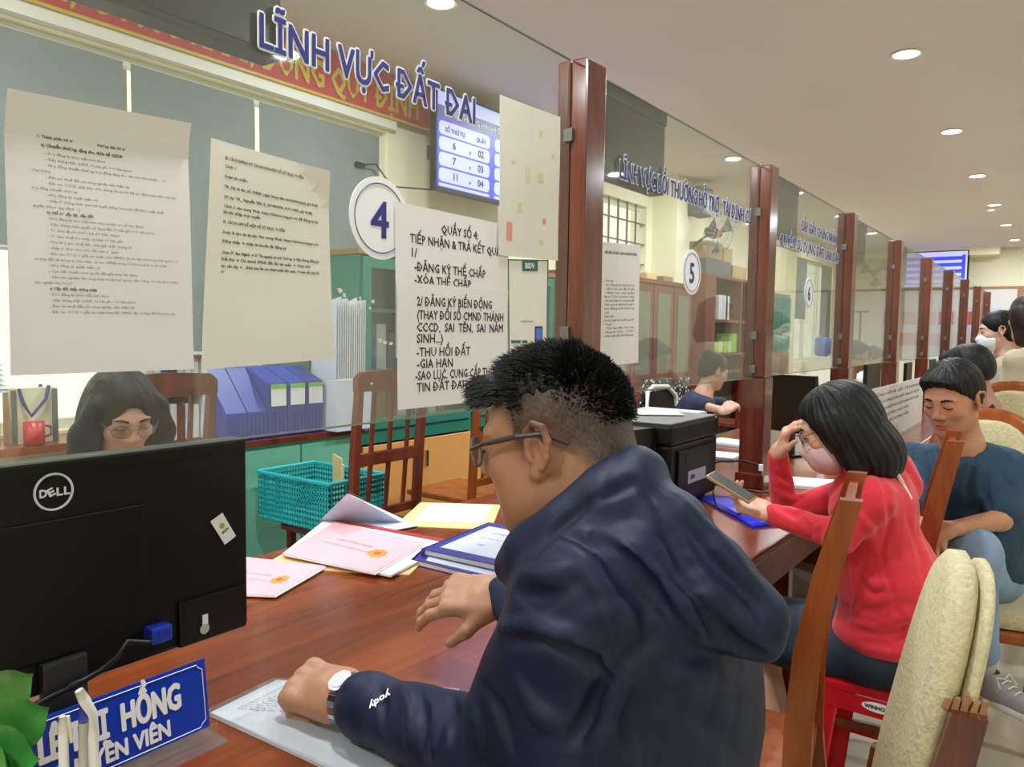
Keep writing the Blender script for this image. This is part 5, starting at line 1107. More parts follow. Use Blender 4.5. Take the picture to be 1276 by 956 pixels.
# jacket
def jacket(s):
    s.chain([(.93, .45, .55), (.93, .452, .78), (.93, .455, .98)], [.185, .178, .172], k=.05, flat=1.28, fn=(1, 0, 0)) if False else None
    for z, y, a_, b_ in ((.62, .44, .215, .165), (.78, .45, .215, .160), (.93, .455, .215, .158), (1.03, .45, .195, .145)): s.ell((.925, y, z), (a_, b_, .15), k=.05)
    s.cap((.82, .465, 1.12), (1.03, .505, 1.105), .082, .070, k=.05); s.ell((.895, .44, 1.10), (.15, .11, .10), k=.05)
    s.cap(Sl, El, .090, .080, k=.035); s.cap(El, Wl+(El-Wl)*.13, .076, .050, k=.03); s.cap(Wl+(El-Wl)*.13, Wl+(El-Wl)*.18, .054, k=.015)
    s.cap(Vector((1.04, .53, 1.09)), Er, .074, .070, k=.035); s.cap(Er, Wr, .070, .042, k=.03)
    s.ell(El+Vector((-.01, .0, -.01)), (.085, .09, .08), k=.03)
    # collar
    cl = [PD(796, 590, .985), PD(750, 626, .955), PD(706, 660, .955), PD(664, 690, .98), PD(638, 706, 1.02)]
    s.chain(cl, [.031, .031, .030, .028, .022], k=.015)
    s.chain([PD(796, 592, .985), PD(770, 640, 1.10), PD(720, 670, 1.15), PD(670, 690, 1.14)], [.034, .034, .032, .026], k=.02)
    s.cap(PD(770, 650, .98), PD(690, 700, 1.0), .07, .06, k=.04)
    # hood
    s.chain([PD(792, 618, .965), PD(832, 662, .935), PD(886, 722, .90), PD(938, 772, .87)], [.042, .050, .048, .042], k=.015)
    s.chain([PD(728, 655, .945), PD(790, 698, .91), PD(862, 752, .885), PD(948, 798, .868)], [.028, .046, .046, .026], k=.012)
s = SDF((.60, .20, .50), (1.32, 1.12, 1.34), .005); jacket(s); bv = s.bvh()
s = SDF((.60, .20, .50), (1.32, 1.12, 1.34), .004); jacket(s)
G, Rg = 'groove', 'ridge'
strokes(s, bv, [
    ([(698, 664), (735, 682), (775, 715), (805, 755), (812, 800), (775, 828)], .010, .007, G),
    ([(700, 676), (730, 700), (752, 740), (760, 790)], .012, .006, Rg),
    ([(622, 783), (671, 780), (720, 800), (762, 836)], .012, .009, Rg), ([(628, 798), (680, 798), (725, 818), (755, 845)], .010, .008, G),
    ([(756, 845), (742, 885), (712, 925)], .012, .010, G), ([(775, 850), (765, 900), (735, 950)], .014, .009, Rg),
    ([(560, 870), (566, 895), (562, 925)], .010, .009, G), ([(578, 860), (592, 890), (596, 930)], .012, .008, Rg), ([(600, 850), (625, 890), (640, 940)], .012, .008, G), ([(640, 840), (672, 890), (700, 905)], .012, .007, Rg),
    ([(540, 880), (545, 910), (540, 940)], .010, .006, Rg), ([(640, 735), (665, 745), (700, 740)], .010, .006, G), ([(650, 712), (690, 716), (725, 708)], .012, .006, Rg),
    ([(815, 705), (870, 760), (905, 800), (950, 822)], .014, .010, G), ([(725, 660), (780, 690), (830, 735), (880, 790)], .010, .007, Rg), ([(740, 668), (790, 708), (835, 765)], .010, .008, G),
    ([(830, 625), (880, 690), (935, 745), (965, 790)], .012, .007, G), ([(845, 618), (900, 680), (950, 735)], .012, .006, Rg), ([(790, 600), (815, 618), (850, 700), (880, 735)], .008, .005, G),
    ([(745, 618), (700, 655), (660, 695)], .006, .005, G), ([(795, 598), (748, 622)], .006, .005, G),
    ([(820, 855), (870, 842), (930, 850)], .014, .006, Rg), ([(830, 880), (880, 900), (925, 940)], .014, .006, G), ([(800, 850), (790, 900), (800, 950)], .014, .006, G),
    ([(470, 850), (478, 880), (476, 915)], .006, .005, G), ([(500, 850), (512, 885), (508, 930)], .010, .006, Rg), ([(522, 862), (530, 900), (524, 945)], .009, .006, G)])
s.disp(wrinkle((.5, .35, 1), .0012, 60)); s.disp(wrinkle((1, -.6, .3), .0008, 85))
# neck opening
s.cap(tuple(LH((0, -.01, -.02))), tuple(nb+Vector((0, .015, .02))), .073, .070, k=.006, op='sub')
s.ell(tuple(LH((0, .01, -.07))), (.075, .085, .06), k=.008, op='sub')
jk = link('jacket', s.mesh(smooth=2), 'jacket_navy', man)
s = SDF((.58, .15, 0), (1.30, 1.05, .78), .009)
for g, xk in ((-1, .80), (1, 1.06)):
    s.cap((.93+g*.09, .42, .56), (xk, .70, .50), .10, .078, k=.03); s.cap((xk, .70, .50), (xk, .66, .10), .072, .055, k=.02)
s.ell((.93, .40, .58), (.19, .15, .13), k=.03); link('trousers', s.mesh(), 'trousers_dark', man)
for xk in (.80, 1.06):
    s = SDF((xk-.08, .55, 0), (xk+.08, .90, .14), .006); s.ell((xk, .66, .06), (.042, .06, .055), k=.02); s.cap((xk, .68, .035), (xk, .80, .030), .038, .032, k=.03); s.cut((0, 0, .004), (0, 0, -1), k=.003); link('shoe', s.mesh(), 'trousers_dark', man)
# cuff lettering (dropped on the sleeve)
bvj = BVHTree.FromPolygons([v.co[:] for v in jk.data.vertices], [tuple(p.vertices) for p in jk.data.polygons]); off = wmat(man).translation
def on_jacket(x, y):
    l, n, _, _ = bvj.ray_cast(Vector((0, 0, CAM_H))-off, ray(x, y)); return (l+off if l else None, n)
pa, na = on_jacket(460, 879); pb, nb_ = on_jacket(487, 861)
if pa and pb:
    xd = (pb-pa); na = na if na.dot(ray(470, 870)) < 0 else -na; ud = na.cross(xd)
    me = text_me('yody', .011, pa, xd=-xd, ud=-ud, bold=.06, width=xd.length*.95, off=.0035); me.transform(Matrix.Translation(xd*.98)); link('sleeve_lettering', me, 'ink_white', man)
# wrist watch
T = Matrix.Translation(Wl+hdl*.012); ax = hdl; u = Vector((-.45, -.1, .9)); u = (u-ax*u.dot(ax)).normalized(); w = ax.cross(u)
wt = B(); N = 26
for j in range(N):
    t0, t1 = 2*PI*j/N, 2*PI*(j+.86)/N; P = []
    for t_ in (t0, t1):
        for rr_ in (.0375, .0425):
            for g in (-1, 1): P.append(Wl+hdl*.002+ax*g*.0125+(u*math.cos(t_)*.92+w*math.sin(t_)*1.08)*rr_)
    wt.add([P[0], P[1], P[3], P[2], P[4], P[5], P[7], P[6]], [(0, 1, 2, 3), (7, 6, 5, 4), (0, 4, 5, 1), (1, 5, 6, 2), (2, 6, 7, 3), (3, 7, 4, 0)])
wb = wt.build('watch_band', 'steel', man, kind='stuff')
ctr = Wl+hdl*.002+u*.041; dl = B()
def oct_(r1, r2, z): return [ctr+ax*r1*math.cos(t)+w*r2*math.sin(t)+u*z for t in np.linspace(PI/8, 2*PI+PI/8, 8, endpoint=False)]
dl.prism(oct_(.021, .022, -.005), u*.010); dl.build('watch_case', 'steel', man); B().prism(oct_(.014, .0155, .0052), u*.0006).build('watch_dial', mat('dial', (206, 208, 206), .15), man)

# ---------------------------------------------------------------- generic figure
def figure(label, hc, f, sc, fem, nb, sh, el, wr, hands, hip, kn, an, tone, top, bottom, sleeve=1.0, vox=.006, chest=(.17, .12), hairm='hair_black', hair=None, mask=None, group=None, body_extra=None, top_extra=None, bottom_extra=None, bot_len=1.0, roll=0, wr_fold=.002, mouth=True, cutneck=.060, base=0.0, folds=None, lash=True, legr=1.0):
    V_ = lambda p: Vector(p); hc, nb, hip = V_(hc), V_(nb), V_(hip); R = fr(f, roll=roll)
    root = thing('person', label, 'person', (hip.x, hip.y, base), group=group)
    pts = [hc, nb, hip]+list(sh)+list(el)+list(wr)+list(kn)+list(an); lo, hi = bbox(pts, .20); lo[2] = max(lo[2], base-.001); s = SDF(lo, hi, vox)
    sdf_head(s, np.array(hc), R, sc, fem=fem, neck=nb, nr=.047 if fem else .055, mouth=mouth)
    mid = hip.lerp(nb, .5)
    s.chain([nb, nb.lerp(hip, .3), mid, hip], [.06, .095, .09, .10], k=.05)
    s.cap(sh[0], sh[1], .042, k=.04)
    for i in range(2):
        if i < len(el): s.cap(sh[i], el[i], .043*(.88 if fem else 1), .036*(.88 if fem else 1), k=.03); s.cap(el[i], wr[i], .036*(.88 if fem else 1), .025*(.9 if fem else 1), k=.015)
        if i < len(kn): s.cap(hip.lerp(V_(kn[i]), .12), kn[i], .075*legr, .052*legr, k=.04); s.cap(kn[i], V_(kn[i]).lerp(V_(an[i]), .35), .050*legr, .052*legr, k=.02); s.cap(V_(kn[i]).lerp(V_(an[i]), .35), an[i], .052*legr, .034*legr, k=.02)
    for hd in hands: sdf_hand(s, **hd)
    if body_extra: body_extra(s, R)
    link('body', s.mesh(color=skin_color(hc, R, sc, tone)), 'skin', root)
    # top
    s = SDF(lo, hi, vox); rt = np.array([chest[0], chest[1]])
    ax = (V_(sh[1])-V_(sh[0])).normalized(); upd = (nb-hip).normalized(); fw = np.cross(np.array(upd), np.array(ax)); RR = np.stack([np.array(ax), fw, np.array(upd)], 1)
    for t_, ka in ((.05, 1.0), (.3, .97), (.55, 1.0), (.78, 1.02)): s.ell(tuple(hip.lerp(nb, t_)), (rt[0]*ka*(.93 if t_ > .7 else 1), rt[1]*ka, .13), RR, k=.05)
    s.cap(sh[0], sh[1], .060, k=.05)
    for i in range(len(el)):
        a, b_, c_ = V_(sh[i]), V_(el[i]), V_(wr[i]); k_ = .86 if fem else 1
        if sleeve >= 1: s.cap(a, b_, .062*k_, .054*k_, k=.03); s.cap(b_, b_.lerp(c_, min(1, sleeve*.97)), .052*k_, .038*k_, k=.02)
        else: s.cap(a, a.lerp(b_, sleeve), .064*k_, .064*k_, k=.03)
    if top_extra: top_extra(s, R)
    if folds: strokes(s, s.bvh(), folds)
    if wr_fold: s.disp(wrinkle((.4, .5, 1), wr_fold, 62)); s.disp(wrinkle((1, -.5, .4), wr_fold*.6, 95))
    s.cap(tuple(hc.lerp(nb, .25)), tuple(nb+(hc-nb)*.08), cutneck*sc, cutneck*sc*1.05, k=.006, op='sub')
    s.cut(tuple(hip-upd*.06), tuple(-np.array(upd)), k=.01)
    link('top', s.mesh(smooth=2), top, root)
    if bottom:
        s = SDF(lo, hi, vox); s.ell(tuple(hip), (rt[0]*.95, rt[1]*1.1, .12), RR, k=.04)
        for i in range(len(kn)):
            s.cap(hip.lerp(V_(kn[i]), .1), kn[i], .095*legr, .070*legr, k=.04)
            if bot_len > 1: s.cap(kn[i], V_(kn[i]).lerp(V_(an[i]), bot_len-1), .070*legr, .052*legr, k=.02)
        if bottom_extra: bottom_extra(s, R)
        s.disp(wrinkle((.6, .5, .8), .002, 50)); link('trousers' if bot_len > 1 else 'skirt', s.mesh(), bottom, root)
    if hair:
        e = .26*sc; s = SDF(np.array(hc)-e, np.array(hc)+e*.8, max(.0035, vox*.7)); s.frame(hc, R, sc); hair(s); s.frame(); s.disp(hair_noise(hc, R, .0022*sc if vox < .0055 else .0012, 38 if vox < .0055 else 18)); link('hair', s.mesh(smooth=0), hairm, root)
    if mask:
        s = SDF(np.array(hc)-.14*sc, np.array(hc)+.14*sc, .003); s.frame(hc, R, sc); s.ell((0, .044, -.056), (.067, .071, .068), k=0); s.cap((0, .09, -.02), (0, .108, -.034), .010, .014, k=.025); s.cut((0, .02, 0), (0, -1, -.1), k=.01); s.cut((0, 0, -.006), (0, -.2, 1), k=.008)
        s.frame(); s.disp(wrinkle((.1, .2, 1), .0016, 160)); mk = link('face_mask', s.mesh(), mask, root)
        L_ = lambda p: Vector(np.array(hc)+R @ (np.array(p)*sc))
        for g in (-1, 1): B().tube([L_((g*.064, .05, -.02)), L_((g*.080, .0, .005)), L_((g*.084, -.012, -.015))], .0015, 5).build('ear_loop', mask, mk)
    eyebrow_lash(root, hc, R, sc, lash=lash)
    return root, R
def shoe(root, heel, toe, m='shoe_grey', sole='sole_white', sc=1.0, name='shoe'):
    heel, toe = Vector(heel), Vector(toe); d = (toe-heel).normalized(); R = fr(d); L = (toe-heel).length; lo, hi = bbox([heel, toe], .12); s = SDF(lo, hi, .004); s.frame(heel, R, sc)
    s.ell((0, .035, .045), (.036, .045, .050), k=.02); s.cap((0, .05, .038), (0, L-.035, .022), .038, .032, k=.04); s.cap((0, .03, .07), (0, .01, .105), .034, .033, k=.02); s.cap((0, .03, .09), (0, .005, .16), .026, k=.002, op='sub'); s.cut((0, 0, .012), (0, 0, -1), k=.003); s.frame()
    o = link(name, s.mesh(), m, root)
    s = SDF(lo, hi, .004); s.frame(heel, R, sc); s.rbox((0, L*.48, .006), (.040, L*.52, .014), .013, k=0); s.ell((0, L-.04, .008), (.040, .048, .018), k=.02); s.frame(); link('sole', s.mesh(), sole, o)
    L_ = lambda p: heel+Vector(R @ (np.array(p)*sc)); bb = B()
    for i in range(5): y = .085+.022*i; z = .088-.010*i; bb.tube([L_((-.022, y, z-.006)), L_((0, y+.004, z+.004)), L_((.022, y, z-.006))], .0025, 5)
    bb.tube([L_((0, .08, .092)), L_((-.035, .07, .10)), L_((-.045, .09, .07))], .0022, 5); bb.tube([L_((0, .08, .092)), L_((.035, .075, .10)), L_((.048, .10, .075))], .0022, 5)
    bb.build('laces', sole, o, kind='stuff'); return o
def short_hair(s):
    s.ell((0, -.012, .046), (.084, .102, .090), k=0); s.ell((0, -.055, .005), (.075, .055, .06), k=.03); s.ell((0, .06, .082), (.06, .04, .028), k=.03)
    s.cut((0, .070, .066), (0, .75, -.66), k=.008); s.cut((0, .035, .015), (0, .62, -.78), k=.010); s.cut((0, 0, -.045), (0, 0, -1), k=.01)
def bob_hair(s):
    s.ell((0, -.018, .038), (.092, .112, .096), k=0); s.ell((0, -.045, -.055), (.098, .090, .100), k=.05); s.ell((0, -.065, -.11), (.088, .075, .075), k=.04)
    for g in (-1, 1): s.cap((g*.078, .020, .03), (g*.080, -.005, -.12), .026, .020, k=.03)
    for g in (-1, 1): s.ell((g*.084, -.012, .0), (.026, .042, .055), k=.02)
    s.ell((0, .115, -.03), (.12, .080, .115), k=.012, op='sub'); s.cap((0, .0, -.13), (0, .02, -.2), .05, k=.01, op='sub')
def bun_hair(s):
    s.ell((0, -.014, .040), (.086, .104, .090), k=0); s.ell((0, -.05, -.02), (.07, .05, .06), k=.03); s.ell((0, -.075, .10), (.045, .045, .042), k=.015)
    s.cut((0, .078, .06), (0, .9, -.4), k=.012); s.cut((0, .02, .0), (0, .55, -.8), k=.012)
def tail_hair(s):
    s.ell((0, -.014, .040), (.086, .104, .090), k=0); s.ell((0, -.05, -.02), (.07, .05, .06), k=.03); s.chain([(0, -.10, .05), (0, -.15, .03), (0, -.14, -.07)], [.03, .035, .022], k=.02)
    s.cut((0, .078, .06), (0, .9, -.4), k=.012); s.cut((0, .03, .0), (0, .6, -.8), k=.012) if False else s.ell((0, .10, -.06), (.10, .075, .10), k=.01, op='sub')

# ---------------------------------------------------------------- the woman in red
hc = PD(1044, 534, 2.24); f = (-.16, .90, -.42); sh = [Vector((2.285, .43, 1.00)), Vector((2.56, .46, 1.00))]; nb = Vector((2.425, .465, 1.075)); hip = Vector((2.47, .41, .55))
el = [PD(1048, 668, 2.10), PD(978, 640, 2.55)]; wr = [PD(962, 641, 2.24), PD(969, 566, 2.46)]
hd = [dict(wrist=wr[0]+Vector((0, .01, 0)), fdir=(-.05, .9, .22), back=(.25, -.25, -.9), side=-1, curls=[(.7, .7, .4)]*4, sc=.95, spread=.02, thumb=(.35, .8, .1)),
      dict(wrist=wr[1], fdir=(-.1, -.35, .95), back=(-.3, .85, .4), side=1, curls=[(.5, .4, .3)]*4, sc=.95, spread=.07, thumb=(.5, .8, -.3))]
def red_extra(s, R):
    s.chain([PD(1085, 590, 2.30), PD(1115, 585, 2.28), PD(1130, 605, 2.25)], [.055, .050, .045], k=.02); s.ell(tuple(PD(1112, 566, 2.36)), (.04, .035, .05), k=.02)
    s.ell((2.44, .385, .72), (.155, .135, .16), k=.05); s.ell((2.46, .40, .585), (.18, .155, .07), k=.04)
kn = [Vector((2.38, .83, .50)), Vector((2.55, .84, .50))]; an = [Vector((2.36, .63, .08)), Vector((2.55, .70, .08))]
wo, R = figure('woman in red jacket and pink face mask, head on hand, holding a phone', hc, f, 1.02, True, nb, sh, el, wr, hd, hip, kn, an, (214, 164, 138), 'red_cloth', 'skirt_navy', vox=.0048, chest=(.155, .118), hair=bob_hair, mask='mask_pink', top_extra=red_extra,
    bottom_extra=lambda s, R: (s.ell((2.47, .42, .52), (.19, .17, .10), k=.04), s.ell((2.46, .62, .50), (.17, .2, .085), k=.04)), wr_fold=.0020, cutneck=.055, folds=[
    ([(1092, 586), (1106, 612), (1110, 650), (1098, 688)], .010, .006, G), ([(1100, 692), (1112, 740), (1124, 792)], .009, .005, G), ([(1076, 722), (1086, 738), (1102, 738)], .010, .006, G), ([(1074, 716), (1088, 728), (1104, 728)], .010, .004, Rg),
    ([(996, 640), (1008, 660), (1006, 680)], .012, .007, G), ([(1018, 640), (1032, 662), (1030, 684)], .014, .007, Rg), ([(1044, 640), (1060, 664), (1064, 690)], .014, .008, G), ([(1066, 636), (1084, 660), (1090, 690)], .014, .007, Rg),
    ([(966, 590), (982, 600), (998, 596)], .010, .006, G), ([(964, 610), (984, 622), (1004, 616)], .012, .006, Rg), ([(966, 630), (990, 642), (1010, 632)], .010, .006, G),
    ([(1050, 756), (1090, 762), (1130, 748)], .013, .006, G), ([(1052, 772), (1092, 782), (1140, 766)], .014, .006, Rg), ([(1070, 800), (1110, 806), (1148, 790)], .012, .006, G), ([(1130, 640), (1146, 690), (1156, 740)], .014, .006, G), ([(1060, 700), (1070, 740), (1060, 780)], .013, .006, Rg)])
glasses(wo, hc, R, 1.02, 'frame_thin', r=.0012)
shd = B().tube([PD(1100, 572, 2.17), PD(1118, 590, 2.14), PD(1135, 622, 2.13)], [.005, .006, .005], 6).build('drawcord', 'paper_warm', wo, smooth=True)
st_ = [PD(1062, 600, 2.20), PD(1050, 640, 2.15)]
for a_, t_ in ((an[0], (2.37, .80, .03)), (an[1], (2.56, .86, .03))): shoe(wo, (a_.x, a_.y-.06, 0.0), (a_.x, a_.y+.15, 0.0), 'trousers_dark', 'trousers_dark')
ph = thing('smartphone', 'gold edged smartphone in the red-jacketed woman\'s hand', 'phone', PD(910, 610, 2.30))
pc_ = PD(911, 607, 2.22); xd = (PD(938, 624, 2.20)-PD(886, 592, 2.27)).normalized(); nd = Vector((-.06, -.35, .92)); nd = (nd-xd*nd.dot(xd)).normalized(); sd = nd.cross(xd)
Mp = Matrix((xd, sd, nd)).transposed().to_4x4(); Mp.translation = pc_
B().bev(-.072, .072, -.034, .034, -.0045, .0045, .003).xf(Mp).build('case', mat('gold_case', (176, 150, 108), .3, metal=.5), ph); B().box(-.068, .068, -.031, .031, .0046, .0050).xf(Mp).build('screen', mat('phone_screen', (70, 72, 74), .08), ph)
ws = tag(B().tube([PD(888, 612, 2.32), PD(892, 632, 2.30), PD(912, 642, 2.28), PD(925, 640, 2.26)], .003, 6).build('cable', 'black_plastic'), 'thin dark charging cable looping under the smartphone', 'cable')

# ---------------------------------------------------------------- the man in the dark blue tee
hc = PD(1187, 498, 2.72); f = (-.88, .34, -.34); nb = Vector((3.19, .305, 1.055)); sh = [Vector((3.20, .475, .99)), Vector((3.235, .165, .99))]; hip = Vector((3.32, .27, .56))
el = [PD(1140, 655, 2.62), PD(1246, 648, 2.58)]; wr = [PD(1168, 662, 2.52), PD(1182, 660, 2.46)]
hd = [dict(wrist=wr[0], fdir=(-.7, .0, -.3), back=(-.3, .3, .9), side=1, curls=[(.5, .5, .3)]*4, sc=1.0), dict(wrist=wr[1], fdir=(-.4, .85, -.2), back=(-.4, -.2, .9), side=1, curls=[(.6, .6, .3)]*4, sc=1.0)]
kn = [Vector((2.98, .40, .50)), PD(1212, 690, 2.50)]; an = [Vector((3.22, .34, .10)), PD(1225, 822, 2.56)]
bm_, R = figure('man in a dark blue T-shirt and pale jeans, looking down, seated with crossed legs', hc, f, 1.08, False, nb, sh, el, wr, hd, hip, kn, an, (190, 134, 102), 'tee_blue', 'denim', sleeve=.78, vox=.0050, chest=(.19, .135), hair=short_hair, bot_len=1.92, wr_fold=.0018, cutneck=.062, folds=[
    ([(1156, 556), (1164, 590), (1172, 620)], .012, .006, G), ([(1170, 552), (1180, 590), (1184, 630)], .012, .005, Rg), ([(1216, 560), (1206, 600), (1210, 640)], .014, .008, G), ([(1230, 570), (1226, 610), (1236, 640)], .013, .007, G), ([(1206, 570), (1196, 610), (1200, 650)], .013, .006, Rg), ([(1140, 560), (1136, 590), (1142, 610)], .012, .006, G), ([(1248, 590), (1256, 604), (1268, 606)], .010, .005, G)],
    bottom_extra=lambda s, R: s.cap(hip.lerp(kn[1], .2), kn[1], .11, .085, k=.04), top_extra=lambda s, R: s.ell((3.24, .29, .74), (.15, .19, .14), k=.05))
s = SDF(*bbox([an[1]], .12), .004); s.cap(an[1]+Vector((0, 0, .09)), an[1]+Vector((.0, 0, -.02)), .041, .040, k=.01); link('sock', s.mesh(), 'sock_grey', bm_)
hl = PD(1222, 862, 2.56); tt = PD(1272, 882, 2.44); shoe(bm_, hl+Vector((.02, 0, -.02)), hl+(tt-hl).normalized()*.24+Vector((0, 0, -.03)), sc=1.0)
shoe(bm_, (3.30, .34, .0), (3.07, .42, .0))

# ---------------------------------------------------------------- staff woman behind the nearest screen
def long_hair(s):
    s.ell((0, -.018, .038), (.092, .112, .096), k=0); s.ell((0, -.04, -.05), (.105, .085, .11), k=.05)
    for g in (-1, 1): s.chain([(g*.080, .035, .05), (g*.100, .030, -.04), (g*.105, .02, -.16)], [.026, .036, .036], k=.03)
    s.ell((0, .12, -.04), (.063, .08, .125), k=.015, op='sub')
hc = PD(152, 518, 2.2); d_ = Vector((-hc.x, -hc.y, 0)).normalized(); f = (d_.x+.30, d_.y-.05, -.42); l_ = Vector((d_.y, -d_.x, 0))
nb = hc+Vector((-d_.x*.07, -d_.y*.07, -.17)); sh = [nb-l_*.15+Vector((0, 0, -.06)), nb+l_*.15+Vector((0, 0, -.06))]; hip = Vector((nb.x-d_.x*.06, nb.y+.10, .66)); SEATS = [(hip.x, hip.y)]
el = [sh[0]+Vector((-.03, .0, -.17)), sh[1]+Vector((.03, .0, -.17))]; wr = [el[0]+Vector((.05, -.18, .05)), el[1]+Vector((-.08, -.18, .05))]
w1_, R = figure('staff woman with long black hair and thin glasses behind the glass, looking down', hc, f, 1.02, True, nb, sh, el, wr, [], hip, [], [], (206, 158, 136), 'shirt_beige', None, vox=.006, chest=(.15, .11), hair=long_hair, base=.12); glasses(w1_, hc, R, 1.02, 'frame_thin', r=.0010)
# ---------------------------------------------------------------- clerk at window five
hc = PD(889, 463, 5.3); f = (.62, -.62, -.30); nb = hc+Vector((-.05, .05, -.17)); sh = [nb+Vector((-.13, -.05, -.06)), nb+Vector((.13, .06, -.06))]; hip = Vector((nb.x-.03, nb.y+.20, .66)); SEATS.append((hip.x, hip.y))
el = [PD(874, 505, 5.15), PD(905, 505, 5.5)]; wr = [PD(903, 512, 5.0), PD(909, 508, 5.05)]
w5, R = figure('clerk with pinned-up hair in a navy short-sleeved shirt behind the black printer', hc, f, 1.0, True, nb, sh, el, wr, [dict(wrist=wr[0], fdir=(.5, -.3, .3), back=(-.3, -.3, .8), side=-1, curls=[(.7, .7, .3)]*4)], hip, [], [], (204, 156, 132), 'shirt_navy', None, sleeve=.75, vox=.008, chest=(.16, .115), hair=bun_hair, base=.12, cutneck=.065)
# ---------------------------------------------------------------- people farther off
hc = PD(1066, 444, 6.8); nb = hc+Vector((.0, .06, -.18)); sh = [nb+Vector((-.16, .0, -.06)), nb+Vector((.16, .0, -.06))]
figure('distant clerk with dark hair in a pale yellow shirt beside the third post', hc, (.45, -.85, -.2), 1.05, False, nb, sh, [sh[0]+Vector((0, -.05, -.25)), sh[1]+Vector((0, -.05, -.25))], [sh[0]+Vector((.1, -.3, -.22)), sh[1]+Vector((-.05, -.3, -.22))], [], (nb.x, nb.y+.22, .66), [], [], (178, 130, 104), 'shirt_cream', None, vox=.009, hair=short_hair, base=.12, wr_fold=0)
hc = PD(1092, 448, 8.6); nb = hc+Vector((.0, .06, -.18)); sh = [nb+Vector((-.16, .0, -.06)), nb+Vector((.16, .0, -.06))]  # made-up figure in place of the masked woman's reflection on the glass
figure('added white-shirted figure standing in for a glass reflection between the third and fourth posts', hc, (-.5, -.85, -.3), 1.0, True, nb, sh, [sh[0]+Vector((0, -.05, -.25)), sh[1]+Vector((0, -.05, -.25))], [sh[0]+Vector((.1, -.3, -.22)), sh[1]+Vector((-.05, -.3, -.22))], [], (nb.x, nb.y+.22, .66), [], [], (206, 160, 136), 'mask_white', None, vox=.010, hair=bun_hair, base=.12, wr_fold=0)
hc = PD(1206, 466, 3.45); nb = hc+Vector((.02, -.07, -.17)); sh = [nb+Vector((-.15, -.02, -.06)), nb+Vector((.17, .03, -.06))]; hip = Vector((nb.x+.02, nb.y-.1, .55))
elb = PD(1232, 545, 3.4); wrb = PD(1228, 508, 3.38)
figure('customer with black hair seated behind the man in blue, hand raised to the ear', hc, (.1, .95, -.25), 1.0, False, nb, sh, [sh[0]+Vector((-.02, .1, -.25)), elb], [sh[0]+Vector((0, .33, -.2)), wrb], [dict(wrist=wrb, fdir=(0, .2, .95), back=(.2, -.9, .2), side=1, curls=[(.5, .6, .4)]*4)], hip, [hip+Vector((-.1, .42, -.03)), hip+Vector((.12, .42, -.03))], [hip+Vector((-.1, .35, -.46)), hip+Vector((.12, .35, -.46))], (176, 132, 118), 'trousers_dark', 'trousers_dark', vox=.008, hair=short_hair, bot_len=1.95)
def standing(label, px, py, d, f, sc, top, hair, hairm='hair_black', mask=None, lean=(0, .03)):
    hc = PD(px, py, d); fv = Vector((f[0], f[1], 0)).normalized(); rv = Vector((fv.y, -fv.x, 0)); nb = hc-fv*.06+Vector((0, 0, -.18)); sh = [nb-rv*.17+Vector((0, 0, -.06)), nb+rv*.17+Vector((0, 0, -.06))]; hip = Vector((nb.x-fv.x*.10, nb.y-fv.y*.10, .92))
    el = [sh[0]+fv*.06+Vector((0, 0, -.28)), sh[1]+fv*.06+Vector((0, 0, -.28))]; wr = [el[0]+fv*.22+Vector((0, 0, -.02)), el[1]+fv*.22+Vector((0, 0, -.02))]
    hd = [dict(wrist=wr[i], fdir=tuple(fv), back=(0, 0, 1), side=(1 if i == 0 else -1), curls=[(.4, .4, .2)]*4) for i in range(2)]
    r, R = figure(label, hc, f, sc, True, nb, sh, el, wr, hd, hip, [Vector((hip.x, hip.y, 0))-rv*.09+Vector((0, 0, .5)), Vector((hip.x, hip.y, 0))+rv*.09+Vector((0, 0, .5))], [Vector((hip.x, hip.y, .08))-rv*.09-fv*.03, Vector((hip.x, hip.y, .08))+rv*.09-fv*.03], (214, 170, 150), top, 'trousers_dark', vox=.008, chest=(.17, .12), hair=hair, hairm=hairm, mask=mask, bot_len=1.95)
    for g in (-1, 1): p = Vector((hip.x, hip.y, 0))+rv*.09*g; shoe(r, p-fv*.07, p+fv*.15, 'trousers_dark', 'sole_white')
    return r, R, sh, nb, fv, rv
r, R, sh, nb, fv, rv = standing('standing woman in a beige jacket and white face mask with tied black hair', 1243, 413, 5.2, (-.25, .9, -.15), 1.10, 'shirt_beige', tail_hair, mask='mask_white')
hc = PD(1243, 413, 5.2); B().lathe([(.02, -.02), (.045, -.015), (.048, .015), (.02, .02)], Vector(np.array(hc)+R @ np.array([0, -.115, .06])), 14, axis=1).build('hair_tie', 'paper_warm', r, smooth=True)
B().tube([sh[0]+Vector((0, 0, .075)), nb.lerp(sh[0], .5)-fv*.13+Vector((0, 0, -.08)), nb-fv*.16+rv*.12+Vector((0, 0, -.42))], .010, 6).build('bag_strap', 'black_plastic', r)
r2 = standing('woman with shoulder-length brown hair at the right edge, back to the camera', 1284, 397, 4.5, (.55, .75, -.05), 1.15, 'shirt_beige', bob_hair, hairm='hair_brown')
